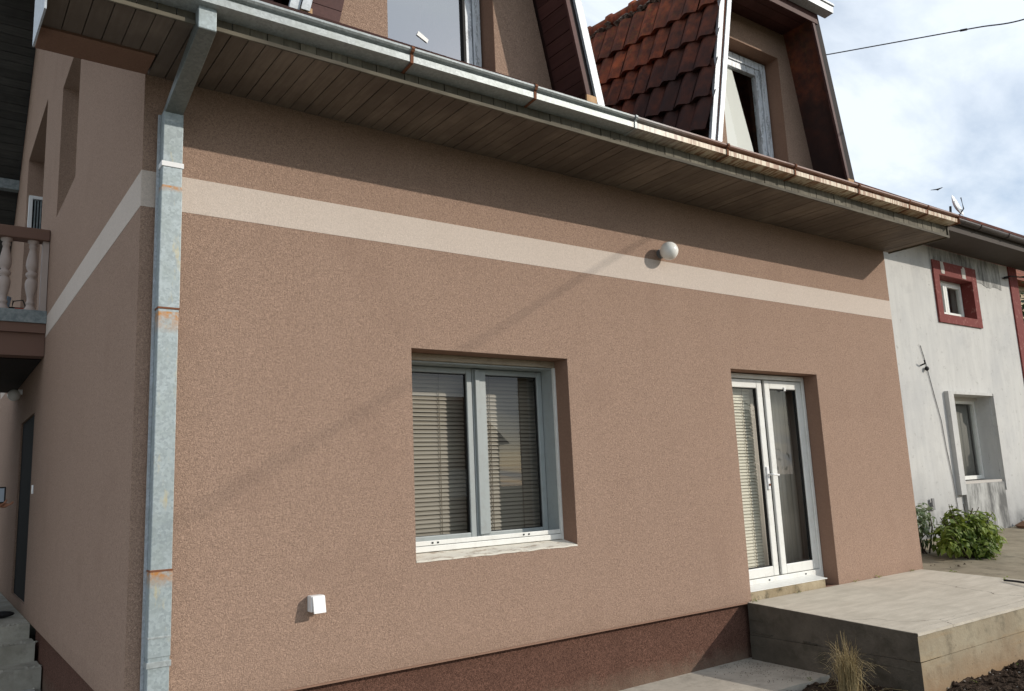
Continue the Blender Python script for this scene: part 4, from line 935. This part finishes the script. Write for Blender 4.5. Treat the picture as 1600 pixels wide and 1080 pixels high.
for k in range(4):
    for j in range(16): mb.f.append((k * 16 + j, k * 16 + (j + 1) % 16, k * 16 + 16 + (j + 1) % 16, k * 16 + 16 + j))
o = part('dish', mb, m_white, D, True); s_ = o.modifiers.new('thickness', 'SOLIDIFY'); s_.thickness = 0.006
part('feed_arm', MB().tube([c - ay * .16, c - ax * .10 - ay * .06 + nd * .08, c - ax * .10 + ay * .12 + nd * .12], 0.010, 6), m_black, D)
part('mast', MB().tube([(12.58, .64, 5.36), (12.60, .63, 5.56)], 0.018, 8), m_dgut, D)

# overhead cable, from a mast behind the right dormer out over the yard
cp = [(10.66, 1.36, 7.86), (10.70, 1.2, 7.82), (10.757, 0.5, 7.63), (10.79, -0.2, 7.431), (10.77, -0.85, 7.225), (10.42, -1.5, 6.885), (10.05, -2.6, 6.60), (9.83, -5.5, 6.66), (9.86, -9.66, 6.86), (9.95, -16, 7.4), (10.1, -30, 8.9)]
def catmull(p, n=10):
    p = [Vector(a) for a in p]; q = []
    for i in range(len(p) - 1):
        a, b, c_, d = p[max(i - 1, 0)], p[i], p[i + 1], p[min(i + 2, len(p) - 1)]
        for k in range(n):
            t = k / n; q.append(0.5 * ((2 * b) + (c_ - a) * t + (2 * a - 5 * b + 4 * c_ - d) * t * t + (3 * b - a - 3 * c_ + d) * t ** 3))
    return q + [p[-1]]
cb = thing('power_cable', 'black overhead cable crossing the cloudy sky right of the dormer', 'cable', (10.72, 1.35, 5.75))
part('cable', MB().tube(catmull(cp), 0.0085, 8), m_cable, cb, True)
part('cable_joint', MB().tube([(10.785, -0.62, 7.30), (10.78, -0.70, 7.275)], 0.016, 8), m_cable, cb)
part('cable_mast', MB().tube([(10.72, 1.38, 5.72), (10.72, 1.38, 8.0)], 0.03, 8), m_dgut, cb)

# bird
B = thing('flying_bird', 'small dark bird gliding in the pale sky above the white house', 'bird', (24, 5.95, 9.6))
c = Vector((0, -5, 1.65)) + Vector((0.997, 0.458, 0.335)) * 24
mb = MB().sphere(c, 0.024, 10, 8, (2.6, 1.0, 0.9))
for s_ in (-1, 1):
    d = Vector((0.09, -0.13, 0.015)) * s_
    mb.hexa([tuple(c + Vector((0.06, 0, 0)) ), tuple(c + Vector((-.06, 0, 0))), tuple(c + d + Vector((-.05, 0, .02))), tuple(c + d + Vector((-.02, 0, .02))), tuple(c + Vector((0.06, 0, 0.012))), tuple(c + Vector((-.06, 0, .012))), tuple(c + d + Vector((-.05, 0, .026))), tuple(c + d + Vector((-.02, 0, .026)))])
part('bird_body', mb, m_cable, B, True)

# ================================================================== plants
def leaf(mb, c, n, size, asp=0.55):
    n = n.normalized(); a = n.cross(Vector((random.uniform(-1, 1), random.uniform(-1, 1), random.uniform(-.3, .3)))).normalized(); b = n.cross(a)
    c = Vector(c); tip = c + a * size; l = c + a * size * .45 + b * size * asp * .5 + n * size * .1; r = c + a * size * .45 - b * size * asp * .5 + n * size * .1; mid = c + a * size * .5
    i = len(mb.v); mb.v += [tuple(c), tuple(r), tuple(tip), tuple(l), tuple(mid)]; mb.f += [(i, i + 1, i + 4), (i + 1, i + 2, i + 4), (i + 2, i + 3, i + 4), (i + 3, i, i + 4)]
def bush(name, label, base, clumps, nleaf, size, mat, group=None, stems=7):
    t = thing(name, label, 'bush', base, group); mb = MB(); st = MB()
    for (cx, cy, cz, r) in clumps:
        for _ in range(int(nleaf * r * r / 0.09)):
            d = Vector((random.gauss(0, 1), random.gauss(0, 1), random.gauss(0, 1))).normalized(); k = random.uniform(0.35, 1.08) 
            p = Vector((base[0] + cx, base[1] + cy, base[2] + cz * 0.76)) + Vector((d.x, d.y, d.z * 0.84)) * r * k
            if p.z < base[2] + .02: continue
            leaf(mb, p, d + Vector((0.2, -0.3, 0.7)) + Vector((random.uniform(-.6, .6), random.uniform(-.6, .6), random.uniform(-.4, .4))), size * random.choice((.5, .7, .9, 1.1, 1.35)) * random.uniform(.85, 1.15))
        for _ in range(stems):
            e = Vector((base[0] + cx + random.uniform(-r, r) * .6, base[1] + cy + random.uniform(-r, r) * .6, base[2] + cz + random.uniform(-.2, .7) * r)); s0 = Vector((base[0] + random.uniform(-.1, .1), base[1] + random.uniform(-.1, .1), base[2] - .03))
            st.tube([s0, (s0 + e) / 2 + Vector((random.uniform(-.05, .05), random.uniform(-.05, .05), .05)), e], [0.012, 0.009, 0.004], 5)
    part('foliage', mb, mat, t, kind='stuff'); part('stem', st, m_bark, t, kind='stuff'); return t
bush('leafy_bush', 'dense green leafy bush growing in front of the white wall', (10.45, 0.05, 0.49),
     [(0.0, 0, .42, .30), (.30, .0, .40, .28), (-.25, .02, .38, .24), (.12, -.12, .18, .22), (.36, .1, .22, .24), (.05, .1, .62, .16), (.5, .0, .50, .18), (-.02, -.22, .10, .17), (.62, -.05, .30, .14), (-.42, -.05, .30, .15)], 330, 0.10, m_leaf, None, 4)
bush('leafy_bush', 'sparser bush with pale leaves half hidden by the brown house corner', (10.35, 0.55, 0.52), [(-.05, 0, .60, .24), (.2, .1, .62, .22), (-.3, 0, .50, .22), (.0, 0, .3, .2)], 240, 0.085, m_leaf_pale, None, 3)
bush('low_plant', 'low dark green plants along the foot of the white wall', (15.0, 0.95, 0.58), [(0, 0, .12, .16), (.35, .05, .12, .2), (.75, .05, .14, .22), (1.2, .1, .14, .22), (-.35, 0, .08, .12)], 110, 0.08, m_leaf)
mb = MB(); rock(mb, (14.35, 0.98, 0.62), 0.16); rock(mb, (14.6, 1.0, 0.60), 0.12); single('terracotta_stone', mb, m_terra, 'reddish stones lying against the foot of the white wall', 'stones', (14.4, 1.0, 0.58))
mb = MB(); [rock(mb, (9.75 + random.uniform(-.2, .9), -0.12 + random.uniform(-.1, .35), 0.475), random.uniform(.01, .035)) for _ in range(70)]
o = part('leaf_litter', mb, m_soil, kind='stuff'); tag(o, 'dark litter of earth and stones under the bush', 'litter')

G = thing('grass_clump', 'dry straw-coloured grass clump against the dark terrace side', 'grass', (5.64, -1.31, -0.09))
mb = MB()
for i in range(330):
    a = random.uniform(0, 2 * math.pi); bx = 5.64 + random.gauss(0, .03); by = -1.31 + random.gauss(0, .03); h = random.uniform(.34, .60); out_ = abs(random.gauss(0.035, .05)); droop = random.uniform(0.0, 0.30)
    dvec = Vector((math.cos(a), math.sin(a), 0)); side_ = Vector((-math.sin(a), math.cos(a), 0)); w0 = random.uniform(.0022, .0042); pr_ = None
    for k in range(8):
        t = k / 7; p = Vector((bx, by, -0.1)) + dvec * (out_ * t + (0.10 * droop / .24) * max(0, t - .55) ** 1.3 * 3) + Vector((0, 0, h * t - droop * max(0, t - .6) ** 1.6 * 3.6))
        w_k = w0 * (1 - .75 * t); q = (p - side_ * w_k, p + side_ * w_k, p + dvec * w_k * .6)
        if pr_:
            i0 = len(mb.v); mb.v += [tuple(x) for x in (*pr_, *q)]; mb.f += [(i0, i0 + 1, i0 + 4, i0 + 3), (i0 + 1, i0 + 2, i0 + 5, i0 + 4), (i0 + 2, i0, i0 + 3, i0 + 5)]
        pr_ = q
part('blades', mb, m_drygrass, G, kind='stuff')
mb = MB()
for i in range(60):
    x = random.uniform(5.6, 6.05); y = random.uniform(-1.6, -0.95); l = random.uniform(.08, .3); a = random.uniform(0, 6.3)
    p0 = Vector((x, y, -0.07 + random.uniform(0, .03))); mb.tube([p0, p0 + Vector((math.cos(a) * l / 2, math.sin(a) * l / 2, random.uniform(.0, .06))), p0 + Vector((math.cos(a) * l, math.sin(a) * l, random.uniform(-.01, .05)))], 0.0015, 4)
o = part('straw_litter', mb, m_drygrass, kind='stuff'); tag(o, 'loose dry straw lying on the soil by the terrace', 'straw')

mb = MB()
for x, y, z in [(6.25, -.03, .483), (6.9, -.02, .483), (7.9, -.015, .483), (8.35, -.02, .483), (9.0, -.02, .483), (9.24, -.35, .47), (9.2, -.9, .44), (5.9, -.78, -.02), (5.3, -.8, -.02), (6.08, -1.0, -.06), (6.7, -1.68, -.03), (7.4, -1.7, -.02)]:
    for _ in range(9):
        leaf(mb, (x + random.gauss(0, .025), y - abs(random.gauss(0, .012)), z + random.uniform(0, .02)), Vector((random.uniform(-.6, .6), random.uniform(-.8, .2), 1)), random.uniform(.012, .032))
o = part('joint_weeds', mb, m_leaf, kind='stuff'); tag(o, 'tiny green weeds in the joints of terrace and path', 'weeds')

# tree and far house beyond the right corner
TR = thing('garden_tree', 'dark leafy tree beyond the red corner of the white house', 'tree', (19.4, 2.5, 0.2))
part('trunk', MB().tube([(19.4, 2.5, 0.1), (19.35, 2.55, 1.6), (19.5, 2.45, 3.0), (19.4, 2.5, 4.4)], [.16, .13, .10, .05], 8), m_bark, TR, True)
mb = MB(); br = MB()
for i in range(26):
    a = random.uniform(0, 6.3); z = random.uniform(1.3, 5.2); r = random.uniform(.3, 1.25); e = Vector((19.4 + math.cos(a) * r, 2.5 + math.sin(a) * r, z)); br.tube([(19.42, 2.5, z * .75 + .2), e], [.04, .012], 5)
    for _ in range(130):
        d = Vector((random.gauss(0, .26), random.gauss(0, .26), random.gauss(0, .24))); leaf(mb, e + d, d + Vector((.2, -.3, .6)), random.uniform(.10, .19))
part('crown', mb, m_leaf_dark, TR, kind='stuff'); part('branch', br, m_bark, TR, kind='stuff')
FH = thing('far_house', 'tan gabled house far behind the dark tree at the right edge', 'house', (33, 9, 0))
part('wall', MB().box(29, 39, 7.5, 14, 0, 8.2), m_tan, FH)
part('roof', MB().prism([(7.0, 8.0), (14.5, 8.0), (10.75, 10.6)], 'x', 28.6, 39.4), m_tile, FH)
part('window', MB().box(30.5, 31.8, 7.44, 7.51, 5.2, 6.6), m_pvc, FH)

# trees and a house across the road: they stand opposite the facade and show in the window glass
mb = MB(); 
for i in range(30):
    a = random.uniform(0, 6.3); z = random.uniform(1.6, 6.2); r = random.uniform(.3, 2.3) * (1.1 - abs(z - 3.6) / 5); e = Vector((math.cos(a) * r, math.sin(a) * r, z))
    for _ in range(60):
        d = Vector((random.gauss(0, .5), random.gauss(0, .5), random.gauss(0, .45))); leaf(mb, e + d, d + Vector((.2, -.3, .6)), random.uniform(.25, .5))
me_cr = mb.mesh('crown', m_leaf_dark); me_tk = MB().tube([(0, 0, -0.2), (0.05, 0, 1.6), (0, 0.05, 4.5)], [.2, .16, .07], 8).mesh('trunk', m_bark)
for i, (x, y, sc, lb) in enumerate(((8.5, -33, .95, 'leafy tree across the road, nearest the left end of the row'), (13.5, -31, 1.0, 'leafy tree across the road, beside the pale far house'), (26.0, -24, .8, 'leafy tree across the road, right of the pale far house'), (30.5, -19, .75, 'small leafy tree across the road at the right end of the row'))):
    t = thing('roadside_tree', lb, 'tree', (x, y, -0.16), 'trees across the road')
    Wt = Matrix.Translation((x, y, -0.16)) @ Matrix.Rotation(i * 1.3, 4, 'Z') @ Matrix.Scale(sc, 4)
    inst('crown', me_cr, t, Wt)['kind'] = 'stuff'; inst('trunk', me_tk, t, Wt)
OH = thing('opposite_house', 'pale house across the road facing the brown facade', 'house', (19.5, -31, -0.16))
part('wall', MB().box(15.5, 23.5, -35, -28, -0.2, 3.6), m_rail, OH)
part('roof', MB().prism([(-35.4, 3.6), (-27.6, 3.6), (-31.5, 6.4)], 'x', 15.1, 23.9), m_tile, OH)
for x in (17.0, 20.5): part('window', MB().box(x, x + 1.3, -27.995, -27.95, 1.1, 2.4), m_pvc, OH)

# ================================================================== person on the landing (mostly outside the frame)
def skin_obj(name, verts, edges, radii, mat, parent, root=0, sub=2):
    me = bpy.data.meshes.new(name); me.from_pydata(verts, edges, []); me.update(); me.materials.append(mat)
    o = bpy.data.objects.new(name, me); link(o, parent)
    o.modifiers.new('skin', 'SKIN'); 
    for i, d in enumerate(me.skin_vertices[0].data): r = radii[i]; d.radius = (r, r) if isinstance(r, float) else r; d.use_root = (i == root)
    s = o.modifiers.new('sub', 'SUBSURF'); s.levels = sub; s.render_levels = sub
    o.modifiers['skin'].use_smooth_shade = True
    return o
px_, py_, pz_ = 0.30, 5.42, 0.49
Pn = thing('person', 'person in dark clothes on the landing holding up a phone', 'person', (px_, py_, pz_))
def P_(x, y, z): return (px_ + x, py_ + y, pz_ + z)
bv = [P_(0, 0, .95), P_(.01, 0, 1.12), P_(.0, 0, 1.32), P_(0, 0, 1.42), P_(.02, 0, 1.50), P_(.03, 0, 1.58), P_(.03, 0, 1.69),
      P_(0, -.17, 1.40), P_(.10, -.22, 1.20), P_(.31, -.20, 1.15), P_(.36, -.20, 1.155),
      P_(0, .17, 1.40), P_(.02, .24, 1.13), P_(.12, .22, .92), P_(.16, .21, .86),
      P_(0, -.09, .90), P_(.03, -.10, .50), P_(.0, -.10, .10), P_(.14, -.11, .03), P_(0, .09, .90), P_(.02, .10, .50), P_(-.02, .10, .10), P_(.12, .11, .03)]
be = [(0, 1), (1, 2), (2, 3), (3, 4), (4, 5), (5, 6), (3, 7), (7, 8), (8, 9), (9, 10), (3, 11), (11, 12), (12, 13), (13, 14), (0, 15), (15, 16), (16, 17), (17, 18), (0, 19), (19, 20), (20, 21), (21, 22)]
brd = [(.13, .16), (.12, .14), (.13, .17), (.09, .12), .055, .085, .075, .06, .045, .034, .03, .06, .045, .034, .03, .08, .058, .04, .035, .08, .058, .04, .035]
brd = [r if isinstance(r, tuple) else float(r) for r in brd]
skin_obj('body', bv, be, brd, m_skin, Pn)
cl = [0, 1, 2, 3, 7, 8, 9, 11, 12, 13]; cm = {v: i for i, v in enumerate(cl)}
jv = [bv[i] for i in cl]; jv[cm[9]] = P_(.26, -.203, 1.16)
skin_obj('jacket', jv, [(cm[a], cm[b]) for a, b in be if a in cm and b in cm], [tuple(x + .02 for x in brd[i]) if isinstance(brd[i], tuple) else brd[i] + .02 for i in cl], m_cloth, Pn)
tl = [0, 15, 16, 17, 19, 20, 21]; tm = {v: i for i, v in enumerate(tl)}
skin_obj('trousers', [bv[i] for i in tl], [(tm[a], tm[b]) for a, b in be if a in tm and b in tm], [tuple(x + .015 for x in brd[i]) if isinstance(brd[i], tuple) else brd[i] + .02 for i in tl], m_trous, Pn)
part('hair', MB().sphere(P_(.0, 0, 1.67), .098, 16, 10, (1, .92, 1.05)), m_hair, Pn, True)
for (sx, sy) in ((.02, -.10), (.56, .02)):
    # shoe pointing towards +x
    x0 = px_ + sx - .06; y0 = py_ + sy if sy < 0 else 5.40
    if sx > .3: continue
    mb = MB().sphere((x0 + .14, y0, pz_ + .035), .05, 14, 8, (3.0, .95, .75)); mb.sphere((x0 + .03, y0, pz_ + .07), .055, 12, 8, (1.1, .9, 1.2)); part('shoe', mb, m_black, Pn, True)
mb = MB().sphere((px_ + .42, 5.30, pz_ + .035), .05, 14, 8, (3.0, .95, .75)); mb.sphere((px_ + .33, 5.30, pz_ + .075), .055, 12, 8, (1.1, .9, 1.3)); part('shoe', mb, m_black, Pn, True)
# hand with fingers closing on the phone
hx, hy, hz = px_ + .36, py_ - .20, pz_ + 1.155
hv = [(hx, hy, hz), (hx + .045, hy, hz + .008), (hx + .085, hy, hz + .012)]; he = [(0, 1), (1, 2)]; hr = [.026, (.018, .036), (.015, .034)]
for k, (dy, ln) in enumerate(((-.030, .030), (-.010, .034), (.010, .032), (.028, .026))):
    b0 = len(hv); hv += [(hx + .085, hy + dy, hz + .012), (hx + .085 + ln, hy + dy, hz + .022), (hx + .085 + ln * 1.4, hy + dy - .002, hz + .045)]; he += [(2, b0), (b0, b0 + 1), (b0 + 1, b0 + 2)]; hr += [.0095, .0085, .0075]
b0 = len(hv); hv += [(hx + .03, hy - .035, hz + .02), (hx + .055, hy - .052, hz + .045), (hx + .07, hy - .04, hz + .068)]; he += [(0, b0), (b0, b0 + 1), (b0 + 1, b0 + 2)]; hr += [.012, .010, .0085]
skin_obj('hand', hv, he, [r if isinstance(r, tuple) else float(r) for r in hr], m_skin, Pn, 0, 1)
ph = thing('phone', 'dark phone held up in the hand at the left edge', 'phone', (hx + .05, hy, hz + .05))
part('phone_body', MB().box(hx - .02, hx + .055, hy - .052, hy - .042, hz + .03, hz + .20), m_black, ph, bevel=0.004)
part('phone_screen', MB().box(hx - .014, hx + .040, hy - .0535, hy - .0522, hz + .045, hz + .185), m_screen, ph)
